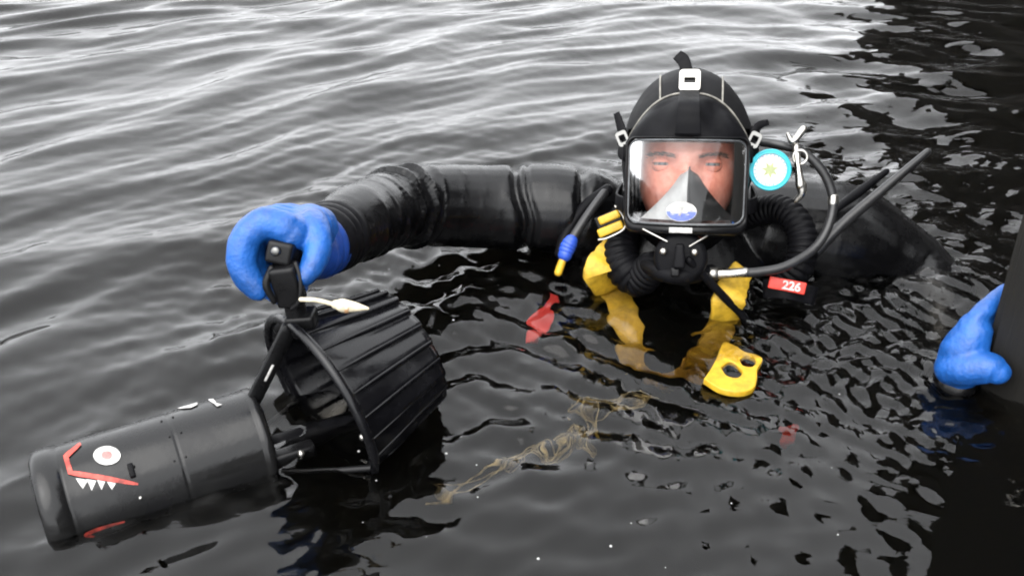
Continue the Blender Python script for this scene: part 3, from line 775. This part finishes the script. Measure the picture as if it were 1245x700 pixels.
# nose cup behind the window: left half's grey is a painted reflection, right black
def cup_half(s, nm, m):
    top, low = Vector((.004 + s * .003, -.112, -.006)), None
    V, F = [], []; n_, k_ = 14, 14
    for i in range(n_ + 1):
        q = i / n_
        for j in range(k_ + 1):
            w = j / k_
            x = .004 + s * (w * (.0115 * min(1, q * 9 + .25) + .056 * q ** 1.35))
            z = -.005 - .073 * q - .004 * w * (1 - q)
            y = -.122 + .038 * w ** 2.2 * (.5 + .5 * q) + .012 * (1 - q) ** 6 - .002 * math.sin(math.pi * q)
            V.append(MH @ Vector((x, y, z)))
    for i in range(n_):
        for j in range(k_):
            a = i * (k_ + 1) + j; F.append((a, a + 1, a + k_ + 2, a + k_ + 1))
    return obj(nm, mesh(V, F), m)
mk.append(tag(cup_half(-1, 'nose_cup_panel', M_CUPREFL), 'nose cup half with a light grey reflection painted on'))
mk.append(tag(cup_half(1, 'nose_cup_panel', M_BCUP), 'black half of the nose cup'))
mk.append(tube('nose_cup_ridge', [MH @ Vector((.004, -.119, -.004)), MH @ Vector((.004, -.1255, -.04)), MH @ Vector((.006, -.1215, -.078))], [.0014, .002, .0025], M_BCUP, None, seg=10))
# oval maker's emblem on the window: white above, blue below with a white star
ox, oz = HL(831, 251).x, HL(831, 251).z
def oval(nm, hw, hh, m, a0, a1, lift, parent=None, cz=0):
    V, F = [], []; n_ = 28
    for k in range(n_ + 1):
        a = R(a0 + (a1 - a0) * k / n_); x, z = ox + hw * math.cos(a), oz + cz + hh * math.sin(a)
        V.append(MH @ Vector((x, lens_y(x, z) - lift, z)))
    F.append(tuple(range(n_ + 1))); o = obj(nm, mesh(V, F), m, parent); return o
em = oval('emblem', .0212, .0140, M_WHT, 0, 359.9, .0012)
oval('emblem_lower_half', .0205, .0130, M_BLUL, 180, 360, .0018, em)
for k, (dx, dz, w, h_) in enumerate(((-.0022, -.0035, .0035, .0045), (.009, -.004, .0045, .0012), (-.012, -.004, .004, .0012))):
    V = [MH @ Vector((ox + dx + w * math.cos(a) * (1 if i % 2 == 0 else .35), lens_y(ox + dx, oz + dz) - .0024, oz + dz + h_ * math.sin(a) * (1 if i % 2 == 0 else .35))) for i, a in enumerate(np.linspace(0, 2 * math.pi, 10, endpoint=False))]
    obj('emblem_mark', mesh(V, [tuple(range(10))]), M_WHT, em)
M_GPR = mat('grey_print', (.35, .36, .34), .5)
for dx in (-.006, -.002, .002, .006):
    V = [MH @ Vector((ox + dx + a, lens_y(ox, oz) - .0018, oz + .0065 + b)) for a, b in ((-.0015, -.0013), (.0014, -.0013), (.0014, .0013), (-.0015, .0013))]
    obj('emblem_print', mesh(V, [(0, 1, 2, 3)]), M_GPR, em)
mk.append(em)
mk.append(bevel_box('white_plate', (.032, .002, .0075), MH @ Matrix.Translation((HL(831, 271).x, -.1365, HL(831, 271).z)), M_WHT, None, .0006))
# lower housing with valve stem, knobs and wire stays
mk.append(lathe('valve_housing', [(0, .046), (.030, .046), (.036, .043), (.038, .036), (.038, .018), (.034, -.03), (.030, -.05), (0, -.05)][::-1], M_RUB, MH @ Matrix.Translation((HL(832, 305).x, -.075, HL(832, 303).z)) @ Matrix.Rotation(R(90), 4, 'X')))
vs = bevel_box('valve_stem', (.017, .022, .034), MH @ Matrix.Translation((HL(831, 300).x, -.135, HL(831, 299).z)), M_RUB, None, .004, 3, .7); mk.append(vs)
mk.append(bevel_box('valve_foot', (.013, .014, .013), MH @ Matrix.Translation((HL(827, 318).x, -.132, HL(827, 317).z)), M_PLA, None, .003))
for u, v in ((811, 304), (848, 304)):
    mk.append(lathe('knob', [(0, .006), (.0035, .006), (.005, .003), (.005, -.012), (0, -.012)][::-1], M_STEEL, MH @ Matrix.Translation(HL(u, v, -.127)) @ Matrix.Rotation(R(90), 4, 'X'), seg=16))
for pts in (((786, 278), (815, 292)), ((862, 284), (842, 297))):
    mk.append(tube('wire_stay', [HW(*pts[0], -.118), HW(*pts[1], -.130)], .0013, M_STEEL, None, seg=8))
mk.append(tube('chin_bar', [HW(792, 322, -.07), HW(812, 331, -.11), HW(840, 333, -.112), HW(868, 326, -.075)], [.011, .012, .012, .010], M_RUB, None, seg=14))
attach(mask, mk)

# ------------------------------------------------------------------ hoses, gauge, clips on the diver
def single(name, o, label, cat, group=None):
    return tag(o, label, cat, group)
BHL = [HW(800, 322, -.06), HW(782, 338, -.035), HW(765, 325, -.03), HW(757, 300, -.01), HW(760, 280, .03), HW(752, 262, .10)]
tag(tube('breathing_hose', BHL, [.022, .025, .0265, .026, .024, .022], M_RUB, None, n=8, seg=26, corr=105, amp=.0035), 'fat corrugated black breathing hose under the mask beside yellow buckle', 'hose', 'corrugated breathing hoses')
BHR = [HW(955, 338, -.005), HW(970, 314, -.01), HW(972, 286, .0), HW(962, 262, .015), HW(942, 250, .04), HW(918, 254, .07), HW(905, 262, .10)]
tag(tube('breathing_hose', BHR, [.020, .020, .020, .0195, .019, .019, .019], M_RUB, None, n=8, seg=26, corr=105, amp=.0032), 'fat corrugated black breathing hose below the round gauge', 'hose', 'corrugated breathing hoses')
# supply hose looping right of the gauge, with its steel end fitting
t = thing('supply_hose', 'looped dark grey supply hose with silver end fitting right of gauge', 'hose', HW(990, 250))
hp = [HW(912, 172, -.01), HW(940, 176, -.02), HW(966, 184, -.02), HW(990, 206, -.02), HW(1003, 236, -.02), HW(1000, 268, -.03), HW(985, 296, -.045), HW(955, 317, -.065), HW(925, 325, -.075), HW(903, 327, -.08)]
k1 = tube('hose', hp, .0068, M_GREYH, None, n=8, seg=14)
k2 = tube('crimp_sleeve', [HW(908, 326, -.08), HW(893, 328, -.082), HW(876, 329, -.083)], [.0068, .0072, .0080], M_STEEL, None, n=4, seg=14)
k3 = tube('end_nut', [HW(876, 329, -.083), HW(864, 329, -.084)], [.0105, .0105], M_STEEL, None, n=2, seg=6, dome=False)
k4 = tube('hose_band', [HW(1003.5, 236, -.02), HW(1003.5, 242, -.021)], .0078, M_STEEL, None, n=2, seg=14)
attach(t, [k1, k2, k3, k4])
# steel bolt snap tying the gauge to the hose
t = thing('bolt_snap', 'shiny steel snap clip hanging beside the turquoise gauge', 'clip', HW(962, 195, -.05))
k = [tube('stem', [HW(957, 168, -.035), HW(960, 185, -.045), HW(962, 200, -.05), HW(966, 222, -.052)], [.004, .0055, .0048, .007], M_STEEL, None, seg=12),
     tube('thumb_bar', [HW(949, 164, -.035), HW(955, 172, -.045), HW(966, 158, -.04)], [.003, .0045, .0055], M_STEEL, None, seg=10),
     closed_tube('eye_ring', [HW(964 + 8 * math.cos(a), 190 + 8 * math.sin(a), -.05) for a in np.linspace(0, 2 * math.pi, 24, endpoint=False)], .002, M_STEEL),
     tube('swivel', [HW(967, 222, -.05), HW(968, 232, -.05), HW(962, 240, -.046)], [.008, .0055, .004], M_STEEL, None, seg=12)]
attach(t, k)
# gauge
gq = HL(931, 205, -.06)
MG = MH @ Matrix.Translation(gq) @ Matrix.Rotation(R(-4), 4, 'Z') @ Matrix.Rotation(R(90), 4, 'X') @ Matrix.Scale(.88, 4)
t = thing('pressure_gauge', 'round gauge with turquoise rim and pale dial beside the hood', 'gauge', MH @ gq)
def dial_mat():
    m = bpy.data.materials.new('gauge_dial'); m.use_nodes = True
    N, L = m.node_tree.nodes, m.node_tree.links; b = N['Principled BSDF']
    tc = N.new('ShaderNodeTexCoord'); vo = N.new('ShaderNodeTexNoise'); vo.inputs['Scale'].default_value = 95; vo.inputs['Detail'].default_value = 2
    cr = N.new('ShaderNodeValToRGB'); e = cr.color_ramp.elements
    e[0].position = .36; e[0].color = (.80, .60, .72, 1); e[1].position = .62; e[1].color = (.55, .78, .85, 1)
    q = e.new(.46); q.color = (.86, .86, .84, 1); q = e.new(.54); q.color = (.84, .86, .84, 1)
    L.new(tc.outputs['Object'], vo.inputs['Vector']); L.new(vo.outputs[0], cr.inputs[0]); L.new(cr.outputs[0], b.inputs['Base Color']); b.inputs['Roughness'].default_value = .5
    return m
M_DIAL = dial_mat(); M_LIME = mat('lime_print', (.42, .46, .20), .5, var=.2, vscale=200)
k = [lathe('case', [(0, -.022), (.024, -.022), (.030, -.012), (.0325, 0), (.033, .006), (.031, .006), (.031, .002), (0, .002)], M_PLA, MG),
     lathe('rim', [(.0262, .004), (.0262, .0085), (.0275, .0105), (.0290, .0085), (.0302, .0085), (.0318, .0105), (.0335, .0085), (.0338, .002), (.0325, .002), (.0262, .002), (.0262, .004)][::-1], M_TURQ, MG, seg=56, caps=False),
     obj('dial', mesh([MG @ Vector((.0268 * math.cos(a), .0268 * math.sin(a), .0045)) for a in np.linspace(0, 2 * math.pi, 48, endpoint=False)], [tuple(range(48))]), M_DIAL, smooth=False)]
star = [((.0145 if i % 2 == 0 else .007) * math.cos(a), (.0145 if i % 2 == 0 else .007) * math.sin(a)) for i, a in enumerate(np.linspace(.3, 2 * math.pi + .3, 14, endpoint=False))]
st = obj('star_print', mesh([MG @ Vector((x, y, .0051)) for x, y in star], [tuple(range(14))]), M_LIME, smooth=False); st.parent = k[2]
for i in range(24):
    a = 2 * math.pi * i / 24
    pts = [((r_) * math.cos(a + d), r_ * math.sin(a + d)) for r_, d in ((.0225, -.03), (.0252, -.03), (.0252, .03), (.0225, .03))]
    q = obj('tick_mark', mesh([MG @ Vector((x, y, .0051)) for x, y in pts], [(0, 1, 2, 3)]), M_TURQ, smooth=False); q.parent = k[2]
k.append(obj('glass', mesh([MG @ Vector((.0264 * math.cos(a), .0264 * math.sin(a), .0078)) for a in np.linspace(0, 2 * math.pi, 48, endpoint=False)], [tuple(range(48))]), M_LENS, smooth=False))
attach(t, k)
# stiff tubes leaning out to the right behind the loop
tag(tube('snorkel', [HW(978, 312, .02), HW(1010, 272, .03), HW(1050, 233, .05), HW(1103, 182, .07)], [.0085, .0085, .0078, .0055], M_GREYH, None, n=6, seg=14), 'long thin dark tube slanting up to the right behind the hose loop', 'tube')
tag(tube('lead_tube', [HW(1003, 252, .05), HW(1030, 230, .08), HW(1060, 205, .10)], [.006, .0075, .005], M_RUB, None, n=6, seg=12), 'short black tube end behind the long slanting tube', 'tube')
# thin hose with the blue collar by the near shoulder
t = thing('inflator_hose', 'grey hose with a blue collar running down beside the sleeve', 'hose', HW(700, 300))
k = [tube('hose', [HW(738, 236, .02), HW(722, 258, .0), HW(706, 283, -.02), HW(697, 298, -.03)], .0072, M_GREYH, None, seg=12),
     tube('collar', [HW(699, 295, -.03), HW(695, 303, -.032), HW(692, 312, -.035)], [.0105, .0115, .010], M_BLUEC, None, seg=14, corr=150, amp=.001),
     tube('valve_nipple', [HW(692, 312, -.035), HW(688, 322, -.038), HW(684, 334, -.04)], [.005, .006, .006], M_YPL, None, seg=12)]
attach(t, k)
tag(tube('low_pressure_hose', [HW(842, 314, -.122), HW(842, 314, -.122).lerp(WZ(905, 387, .0), .33), HW(842, 314, -.122).lerp(WZ(905, 387, .0), .67), WZ(905, 387, .0), WU(925, 410, .05)], .0062, M_RUB, None, n=6, seg=12), 'thin black hose crossing the chest down into the water', 'hose')
tag(tube('shoulder_hose', [HW(742, 232, .03), HW(716, 252, .035), HW(694, 285, .03), HW(686, 310, .02)], .0095, M_RUB, None, n=6, seg=14), 'black hose lying against the sleeve behind the grey hose', 'hose')

# ------------------------------------------------------------------ harness: yellow webbing, plates, tag
har = thing('dive_harness', 'yellow webbing harness on the chest, partly under water', 'harness', (HC.x, 1.25, 0))
toward = Vector((0, -1, .55))
k = []
k.append(ribbon('shoulder_webbing', [HW(752, 292, -.02), HW(741, 312, -.035), HW(735, 332, -.05), WU(746, 352, .014), WU(758, 382, .032), WU(766, 412, .055), WU(776, 450, .10)], [.026, .036, .050, .050, .046, .040, .03], .009, M_YEL, toward, None, 6, .1))
k.append(ribbon('shoulder_webbing', [HW(905, 322, -.03), HW(896, 340, -.05), HW(890, 362, -.07), WU(880, 392, .03), WU(866, 420, .07), WU(850, 450, .12)], [.032, .044, .048, .044, .042, .036], .009, M_YEL, toward, None, 6, .1))
k.append(ribbon('chest_webbing', [WU(776, 440, .08), WU(805, 455, .13), WU(840, 448, .12), WU(866, 428, .09)], [.03, .03, .034, .03], .008, M_YEL, (0, -.6, 1), None, 6, .2))
attach(har, k)
q0 = WZ(893, 449, .007)
def hole(cx, cy_, a, b, rot, n=20): return [(cx + a * math.cos(w) * math.cos(rot) - b * math.sin(w) * math.sin(rot), cy_ + a * math.cos(w) * math.sin(rot) + b * math.sin(w) * math.cos(rot)) for w in np.linspace(0, 2 * math.pi, n, endpoint=False)]
def zloc(u, v): p = WZ(u, v, .007) - q0; return (p.x, p.y)
rim = crom([zloc(*p) for p in ((857, 462), (866, 447), (874, 430), (881, 413), (893, 417), (905, 424), (926, 430), (920, 445), (919, 460), (914, 472), (898, 477), (876, 474), (857, 462))], 5)[:-1]
h1 = crom([zloc(*p) for p in ((875, 445), (888, 436), (904, 448), (898, 459), (883, 457), (875, 445))], 4)[:-1]
h2 = crom([zloc(*p) for p in ((898, 433), (908, 427), (921, 433), (916, 443), (903, 442), (898, 433))], 4)[:-1]
k = plate('grab_plate', [list(map(tuple, rim)), list(map(tuple, h1))[::-1], list(map(tuple, h2))[::-1]], .006, Matrix.Translation(q0 + Vector((0, 0, -.006))) @ Matrix.Rotation(R(-4), 4, 'X') @ Matrix.Rotation(R(3), 4, 'Y'), M_YPL, None, .0015)
tag(k, 'yellow plastic plate with two holes floating at the surface before the chest', 'harness plate')
t = thing('shoulder_buckle', 'yellow double bar buckle beside the lower left mask corner', 'buckle', HW(746, 272, -.04))
MB = MH @ Matrix.Translation(HL(746, 273, -.045)) @ Matrix.Rotation(R(-24), 4, 'Y')
k = [bevel_box('upper_bar', (.034, .010, .012), MB @ Matrix.Translation((.003, 0, .010)), M_YPL, None, .003),
     bevel_box('lower_bar', (.040, .011, .013), MB @ Matrix.Translation((-.002, 0, -.007)), M_YPL, None, .003),
     tube('wire_bail', [MB @ Vector((-.024, -.006, -.015)), MB @ Vector((-.01, -.007, -.0175)), MB @ Vector((.018, -.007, -.014)), MB @ Vector((.023, -.006, .004)), MB @ Vector((.018, -.004, .022))], .0015, M_STEEL, None, seg=8),
     bevel_box('back_plate', (.04, .006, .034), MB @ Matrix.Translation((0, .008, 0)), M_PLA, None, .002)]
attach(t, k)
t = thing('red_tag', 'small red tag with white characters on the black chest strap', 'tag', HW(957, 340, -.05))
MT = MH @ Matrix.Translation(HL(957, 340, -.055)) @ Matrix.Rotation(R(9), 4, 'Y')
k = [bevel_box('tag_body', (.053, .006, .0175), MT, M_RED, None, .002)]
tx = text_mesh('lettering', '226', .0175, .0004, MT @ Matrix.Translation((.006, -.0036, 0)) @ Matrix.Rotation(R(90), 4, 'X'), M_WHT)
k.append(tx); k.append(ribbon('strap', [HW(930, 345, -.03), HW(957, 345, -.045), HW(990, 352, -.03)], .028, .005, M_RUB, toward)); attach(t, k)
# red pull tab drifting under the surface, another deeper
def blade(name, u0, v0, u1, v1, d, w, m, label, cat):
    return tag(ribbon(name, [WU(u0, v0, d), WU((u0 * 2 + u1) / 3, (v0 * 2 + v1) / 3, d), WU((u0 + u1 * 2) / 3 - 2, (v0 + v1 * 2) / 3, d), WU(u1, v1, d * 1.1)], [w * .6, w * .8, w * 1.25, w * .5], .006, m, (0, -.3, 1), None), label, cat)
M_REDL = mat('red_ribbon', (.75, .06, .06), .5, var=.2)
blade('pull_tab', 669, 357, 652, 412, .05, .028, M_REDL, 'red pull tab just under the water left of the chest', 'pull tab')
blade('pull_tab', 966, 512, 952, 540, .15, .022, M_REDL, 'faint red tab deep under water right of the yellow plate', 'pull tab')
# pale line tangled under the surface
pts = [(520, 606), (548, 596), (575, 588), (600, 570), (632, 566), (655, 545), (668, 560), (690, 545), (700, 520), (712, 545), (722, 505), (705, 490), (742, 492), (770, 486), (790, 478)]
V, F = [], []
for st_ in range(9):
    a0_, a1_ = sorted(random.sample(range(len(pts)), 2))
    if a1_ - a0_ < 5: a0_, a1_ = 0, len(pts) - 1
    P_ = [WU(u + random.uniform(-11, 11), v + random.uniform(-11, 11), .065 + .035 * random.random()) for u, v in pts[a0_:a1_ + 1]]
    v_, f_ = tube_vf(P_, [random.uniform(.0008, .0024) for _ in P_], n=5, seg=6); b = len(V); V += [tuple(q) for q in v_]; F += [tuple(q + b for q in g) for g in f_]
tag(obj('frayed_line', mesh(V, F), M_LINE), 'pale frayed line drifting just under the surface in front of diver', 'line')

# ------------------------------------------------------------------ sleeve bands on the arm
def armpt(s):
    A = crom(armR, 14); L = np.concatenate([[0], np.cumsum(np.linalg.norm(np.diff(A, axis=0), axis=1))]); L /= L[-1]
    return Vector([float(np.interp(s, L, A[:, k])) for k in range(3)])

# ------------------------------------------------------------------ underwater scooter
SA, SB = WZ(52, 618, .0), WZ(316, 534, .004)
sa = (SB - SA).normalized()
ss = sa.cross(Vector((0, 0, 1))).normalized(); su = ss.cross(sa)
MS = Matrix(((ss.x, su.x, sa.x, SA.x), (ss.y, su.y, sa.y, SA.y), (ss.z, su.z, sa.z, SA.z), (0, 0, 0, 1)))   # local z along the hull, y up, x towards the viewer
SL = (SB - SA).length; HR = .0635
sc = thing('underwater_scooter', 'black cylindrical diver scooter with shark face and finned propeller shroud', 'scooter', SA)
k = []
hull = lathe('hull', [(0, .0), (.0575, .0), (.0630, .0025), (.0649, .008), (.0650, .028), (.0635, .0285), (.0635, .031), (.0637, .0315), (HR, .033), (HR, .04), (HR, .1), (HR, .1465), (HR, .148), (.0628, .149), (.0628, .151), (HR, .152), (HR, .1535), (HR, .2), (HR, SL - .008), (HR, SL - .006), (.0648, SL - .005), (.0648, SL + .003), (.050, SL + .008), (0, SL + .010)], M_HULL, MS, seg=96)
k.append(hull)
# painted face and white marks: thin decals wrapped on the hull
def hull_hit(u, v, lift):
    o = MS.inverted() @ Vector((0, 0, CAM_H)); d = MS.inverted().to_3x3() @ ray(u, v); r_ = HR + .0012
    a = d.x ** 2 + d.y ** 2; b = 2 * (o.x * d.x + o.y * d.y); c = o.x ** 2 + o.y ** 2 - r_ ** 2; D = b * b - 4 * a * c
    t_ = (-b - math.sqrt(max(D, 0))) / (2 * a); p = o + d * t_
    n = Vector((p.x, p.y, 0)).normalized(); return MS @ (Vector((0, 0, p.z)) + n * (HR + lift))
def decal(nm, px_, m, lift=.0016):
    c = (sum(p[0] for p in px_) / len(px_), sum(p[1] for p in px_) / len(px_))
    V = [hull_hit(*c, lift)] + [hull_hit(*p, lift) for p in px_]; n = len(px_)
    o = obj(nm, mesh(V, [(0, 1 + i, 1 + (i + 1) % n) for i in range(n)]), m); o.parent = hull; return o
def stroke(nm, pts_, w, m, lift=.0016):
    Q = crom(pts_, 8); T = np.gradient(Q, axis=0); T /= np.linalg.norm(T, axis=1)[:, None]; V, F = [], []
    wd = np.interp(np.linspace(0, 1, len(Q)), np.linspace(0, 1, len(w)), w)
    for p, t_, ww in zip(Q, T, wd):
        for s in (-1, 1): V.append(hull_hit(p[0] - t_[1] * ww / 2 * s, p[1] + t_[0] * ww / 2 * s, lift))
    for i in range(len(Q) - 1): F.append((2 * i, 2 * i + 1, 2 * i + 3, 2 * i + 2))
    o = obj(nm, mesh(V, F), m); o.parent = hull; return o
stroke('jaw_line', [(98, 539), (91, 545), (84, 551), (80, 555)], [3, 5, 6, 6], M_ORG); stroke('jaw_line', [(80, 553), (81.5, 560), (83.5, 567), (86, 575)], [6, 6, 6, 6], M_ORG, .0018)
stroke('jaw_line', [(83, 574), (95, 576), (125, 580.5), (150, 585), (168, 588)], [4, 6, 6, 5, 3], M_ORG, .0020)
decal('eye_ring', [(130 + 16.5 * math.cos(a), 553.5 + 11.5 * math.sin(a)) for a in np.linspace(0, 2 * math.pi, 32, endpoint=False)], M_WHT)
M_PINK = mat('pink_paint', (.62, .16, .15), .5, var=.3, vscale=200)
decal('pupil', [(130 + 6.5 * math.cos(a), 553 + 5 * math.sin(a)) for a in np.linspace(0, 2 * math.pi, 24, endpoint=False)], M_PINK, .0022)
for (a, b, c, d_) in ((92, 579, 16, 12), (105, 580, 12, 13), (118, 581, 10, 11), (130, 583, 11, 9)):
    decal('tooth', [(a, b + 2), (a + c, b + 4), (a + c * .55, b + d_ + 3)], M_WHT, .002)
stroke('lower_jaw', [(152, 634), (130, 640), (112, 647), (106, 653), (116, 657)], [3, 5, 7, 7, 4], M_ORG)
decal('white_mark', [(215, 496), (228, 490), (240, 489), (240, 492), (232, 495.5), (222, 496.5)], M_WHT)
decal('white_mark', [(253, 485.5), (259, 485), (264, 490), (270, 491.5), (264, 494), (259, 490)], M_WHT)
for u, v in ((162, 567), (161, 578), (171, 605)):
    q = obj('screw', mesh(*ell_vf(hull_hit(u, v, .0008), (.0022, .0022, .0022), None, 12, 8)), M_PLA if v < 600 else M_STEEL); q.parent = hull
lt = bevel_box('latch', (.016, .006, .010), Matrix.Translation(hull_hit(160, 572, .002)) @ MS.to_3x3().to_4x4() @ Matrix.Rotation(R(-40), 4, 'Z') @ Matrix.Rotation(R(90), 4, 'X'), M_RUB, None, .0015); lt.parent = hull
for sgn in (0, 1):
    for u, v in ((196, 511), (206, 530), (212, 560)):
        q = obj('screw', mesh(*ell_vf(hull_hit(u + sgn * 14, v - sgn * 5, .0003), (.0013, .0013, .0013), None, 10, 6)), M_PLA); q.parent = hull
# motor tail and propeller
k.append(lathe('motor_tail', [(0, SL + .005), (.022, SL + .006), (.021, SL + .03), (.020, SL + .075), (.018, SL + .13), (.012, SL + .155), (0, SL + .16)], M_RUB, MS @ Matrix.Translation((0, -.026, 0)), seg=40))
RC = WZ(389, 486, .048)                        # centre of the shroud's front ring
ro = MS.inverted() @ RC; RZ = 0.0
MR = MS @ Matrix.Translation(ro) @ Matrix.Rotation(R(-12), 4, 'Y') @ Matrix.Rotation(R(-9), 4, 'X')        # nozzle sits a little nose-down on its struts
RR, RL = .113, .132
for b_ in range(3):
    V, F = [], []
    for i in range(7):
        r_ = .02 + .065 * i / 6; w = .024 * math.sin(math.pi * (.25 + .6 * i / 6)); tw = R(62 - 34 * i / 6)
        for s in (-1, 0, 1):
            a = R(120 * b_ + 20) + s * w * math.cos(tw) / r_
            V.append(MR @ Vector((r_ * math.cos(a), r_ * math.sin(a), RZ + .06 + s * w * math.sin(tw))))
    for i in range(6):
        for j in range(2): F.append((i * 3 + j, i * 3 + j + 1, i * 3 + j + 4, i * 3 + j + 3))
    k.append(obj('propeller_blade', mesh(V, F), M_PLA))
# shroud wall, fluted towards the rear
V, F = [], []; sg, nl = 168, 14; NF = 22
def shroud_r(a, q): 
    base = RR - .004 - .024 * q ** 1.2
    ph = (a * NF / (2 * math.pi)) % 1.0
    saw = (1 - ph) if ph > .12 else ph / .12 * .88
    return base - .0085 * (1 - saw) * min(1, q * 1.6) * (1 if q < .98 else .9)
for wall in (0, 1):
    for i in range(nl + 1):
        q = i / nl if wall == 0 else 1 - i / nl
        for j in range(sg):
            a = 2 * math.pi * j / sg; r_ = shroud_r(a, q) - (.0 if wall == 0 else .010)
            V.append(MR @ Vector((r_ * math.cos(a), r_ * math.sin(a), RZ + q * RL)))
m_ = 2 * (nl + 1)
for i in range(m_):
    for j in range(sg):
        a, b = i * sg + j, i * sg + (j + 1) % sg; c, d = ((i + 1) % m_) * sg + j, ((i + 1) % m_) * sg + (j + 1) % sg
        F.append((a, b, d, c))
shr = obj('shroud', mesh(V, F), M_SHR); k.append(shr)
for i in range(NF):
    a = 2 * math.pi * (i + .06) / NF
    pts = [MR @ Vector(((shroud_r(a, q) + .0006) * math.cos(a), (shroud_r(a, q) + .0006) * math.sin(a), RZ + q * RL)) for q in (.06, .3, .55, .8, .98)]
    rb = tube('rib', pts, [.0012, .0022, .0028, .0030, .0026], M_SHR, None, n=3, seg=8); rb.parent = shr
rg = closed_tube('front_ring', [MR @ Vector((RR * math.cos(a), RR * math.sin(a), RZ)) for a in np.linspace(0, 2 * math.pi, 80, endpoint=False)], .0058, M_SHR, 12); k.append(rg)
# struts from hull end to ring
for a0, wdt in ((96, .018), (-24, .010), (216, .010)):
    a = R(a0); p0_ = MS @ Vector((.052 * math.cos(a), .052 * math.sin(a), SL)); p1_ = MR @ Vector(((RR - .002) * math.cos(a), (RR - .002) * math.sin(a), RZ))
    if a0 == 96: stt = ribbon('strut', [p0_, p0_.lerp(p1_, .5), p1_], wdt, .007, M_PLA, ss)
    else: stt = tube('strut', [p0_, p0_.lerp(p1_, .5), p1_], .0042, M_PLA, None, seg=12)
    k.append(stt)
    if a0 == 96:
        dirn = (p1_ - p0_).normalized(); mid = p0_.lerp(p1_, .42) + ss * .0045
        k.append(tag(ribbon('white_stripe', [mid - dirn * .012, mid, mid + dirn * .012], .0028, .001, M_WHT, ss), 'short white stripe on the front strut'))
for u, v, z_ in ((366, 551, .004), (441, 531, .020), (450, 527, .022)):
    c_ = WZ(u, v, z_); k.append(obj('bolt', mesh(*ell_vf(c_, (.0042, .0042, .0042), None, 16, 10)), M_STEEL))
brk = bevel_box('bracket', (.018, .022, .05), Matrix.Translation(WZ(358, 553, -.004)) @ MS.to_3x3().to_4x4(), M_PLA, None, .004); k.append(brk)
# handle: foot on the ring, post, grip bar pointing at the viewer with end knob, trigger
foot = MR @ Vector((RR * math.cos(R(97)), RR * math.sin(R(97)), RZ + .012))
hk = tube('handle_post', [foot + Vector((0, 0, -.012)), foot.lerp(GC, .4) + ax_y * -.004, GC + ax_z * -.012], [.014, .0115, .013], M_PLA, None, seg=16)
k.append(hk)
k.append(tube('grip', [GC - ax_y * .006, GC + ax_y * .02, GC + ax_y * .085], [.0150, .0165, .0165], M_RUB, None, n=6, seg=24, corr=80, amp=.0015))
MGR = Matrix(((ax_x.x, ax_y.x, ax_z.x, 0), (ax_x.y, ax_y.y, ax_z.y, 0), (ax_x.z, ax_y.z, ax_z.z, 0), (0, 0, 0, 1)))
kb = bevel_box('grip_cap', (.029, .020, .026), Matrix.Translation(GC - ax_y * .012 + ax_z * .001) @ MGR @ Matrix.Rotation(R(14), 4, 'Y'), M_PLA, None, .005, 3); k.append(kb)
bt = lathe('speed_button', [(0, .004), (.004, .004), (.0055, .002), (.0055, -.004), (0, -.004)][::-1], M_DKST, Matrix.Translation(GC - ax_y * .024 + ax_z * .004 - ax_x * .002) @ (-ax_y).to_track_quat('Z', 'Y').to_matrix().to_4x4(), seg=18); bt.parent = kb
k.append(ribbon('trigger_guard', [GC - ax_y * .014 + ax_z * -.010 + ax_x * .016, GC - ax_y * .018 + ax_z * -.03 + ax_x * .022, GC - ax_y * .016 + ax_z * -.052 + ax_x * .019, GC - ax_y * .012 + ax_z * -.062 + ax_x * .008], .012, .004, M_PLA, ax_x))
k.append(bevel_box('trigger_block', (.030, .026, .050), Matrix.Translation(GC + ax_z * -.036 + ax_x * .004 - ax_y * .008) @ Matrix.Rotation(R(-8), 4, 'Y'), M_PLA, None, .005, 3))
k.append(tube('trigger', [GC - ax_y * .018 + ax_z * -.016 - ax_x * .010, GC - ax_y * .020 + ax_z * -.034 - ax_x * .016, GC - ax_y * .016 + ax_z * -.054 - ax_x * .010], [.004, .0045, .0035], M_PLA, None, seg=10))
k.append(bevel_box('handle_foot', (.034, .03, .016), Matrix.Translation(foot + Vector((.004, 0, .001))) @ Matrix.Rotation(R(-5), 4, 'Y'), M_PLA, None, .004))
attach(sc, k)
# cord with cone toggle on top of the shroud
t = thing('toggle_cord', 'cream cord with cone shaped toggle lying on the black shroud', 'cord', WY(405, 368, .95))
k = [tube('cord', [WY(366, 364, .90), WY(385, 365, .90), WY(410, 371, .90)], .0026, M_CREAM, None, seg=10),
     tube('toggle', [WY(408, 370, .90), WY(415, 371, .90), WY(421, 372, .90), WY(432, 373, .90), WY(447, 375, .90)], [.005, .0075, .0074, .0055, .0018], M_CREAM, None, n=5, seg=16),
     tube('toggle_band', [WY(420, 372.5, .90), WY(425, 373, .90)], [.0076, .0070], mat('tan_band', (.42, .24, .12), .6), None, n=3, seg=16, dome=False)]
attach(t, k)

# ------------------------------------------------------------------ bubbles and flecks on the water
V, F = [], []
for i in range(24):
    u, v = random.uniform(380, 1120), random.uniform(470, 695)
    if i > 16: u, v = random.uniform(20, 700), random.uniform(120, 420)
    p = WZ(u, v); p.z = wz(p.x, p.y); r_ = random.choice((.0006, .0007, .0009, .0011, .0018))
    v_, f_ = ell_vf(p, (r_, r_, r_ * .7), None, 8, 5); b = len(V); V += [tuple(q) for q in v_]; F += [tuple(q + b for q in g) for g in f_]
tag(obj('bubbles', mesh(V, F), mat('bubble_froth', (.35, .35, .34), .2)), 'tiny pale bubbles and flecks scattered on the water', None, kind='stuff')
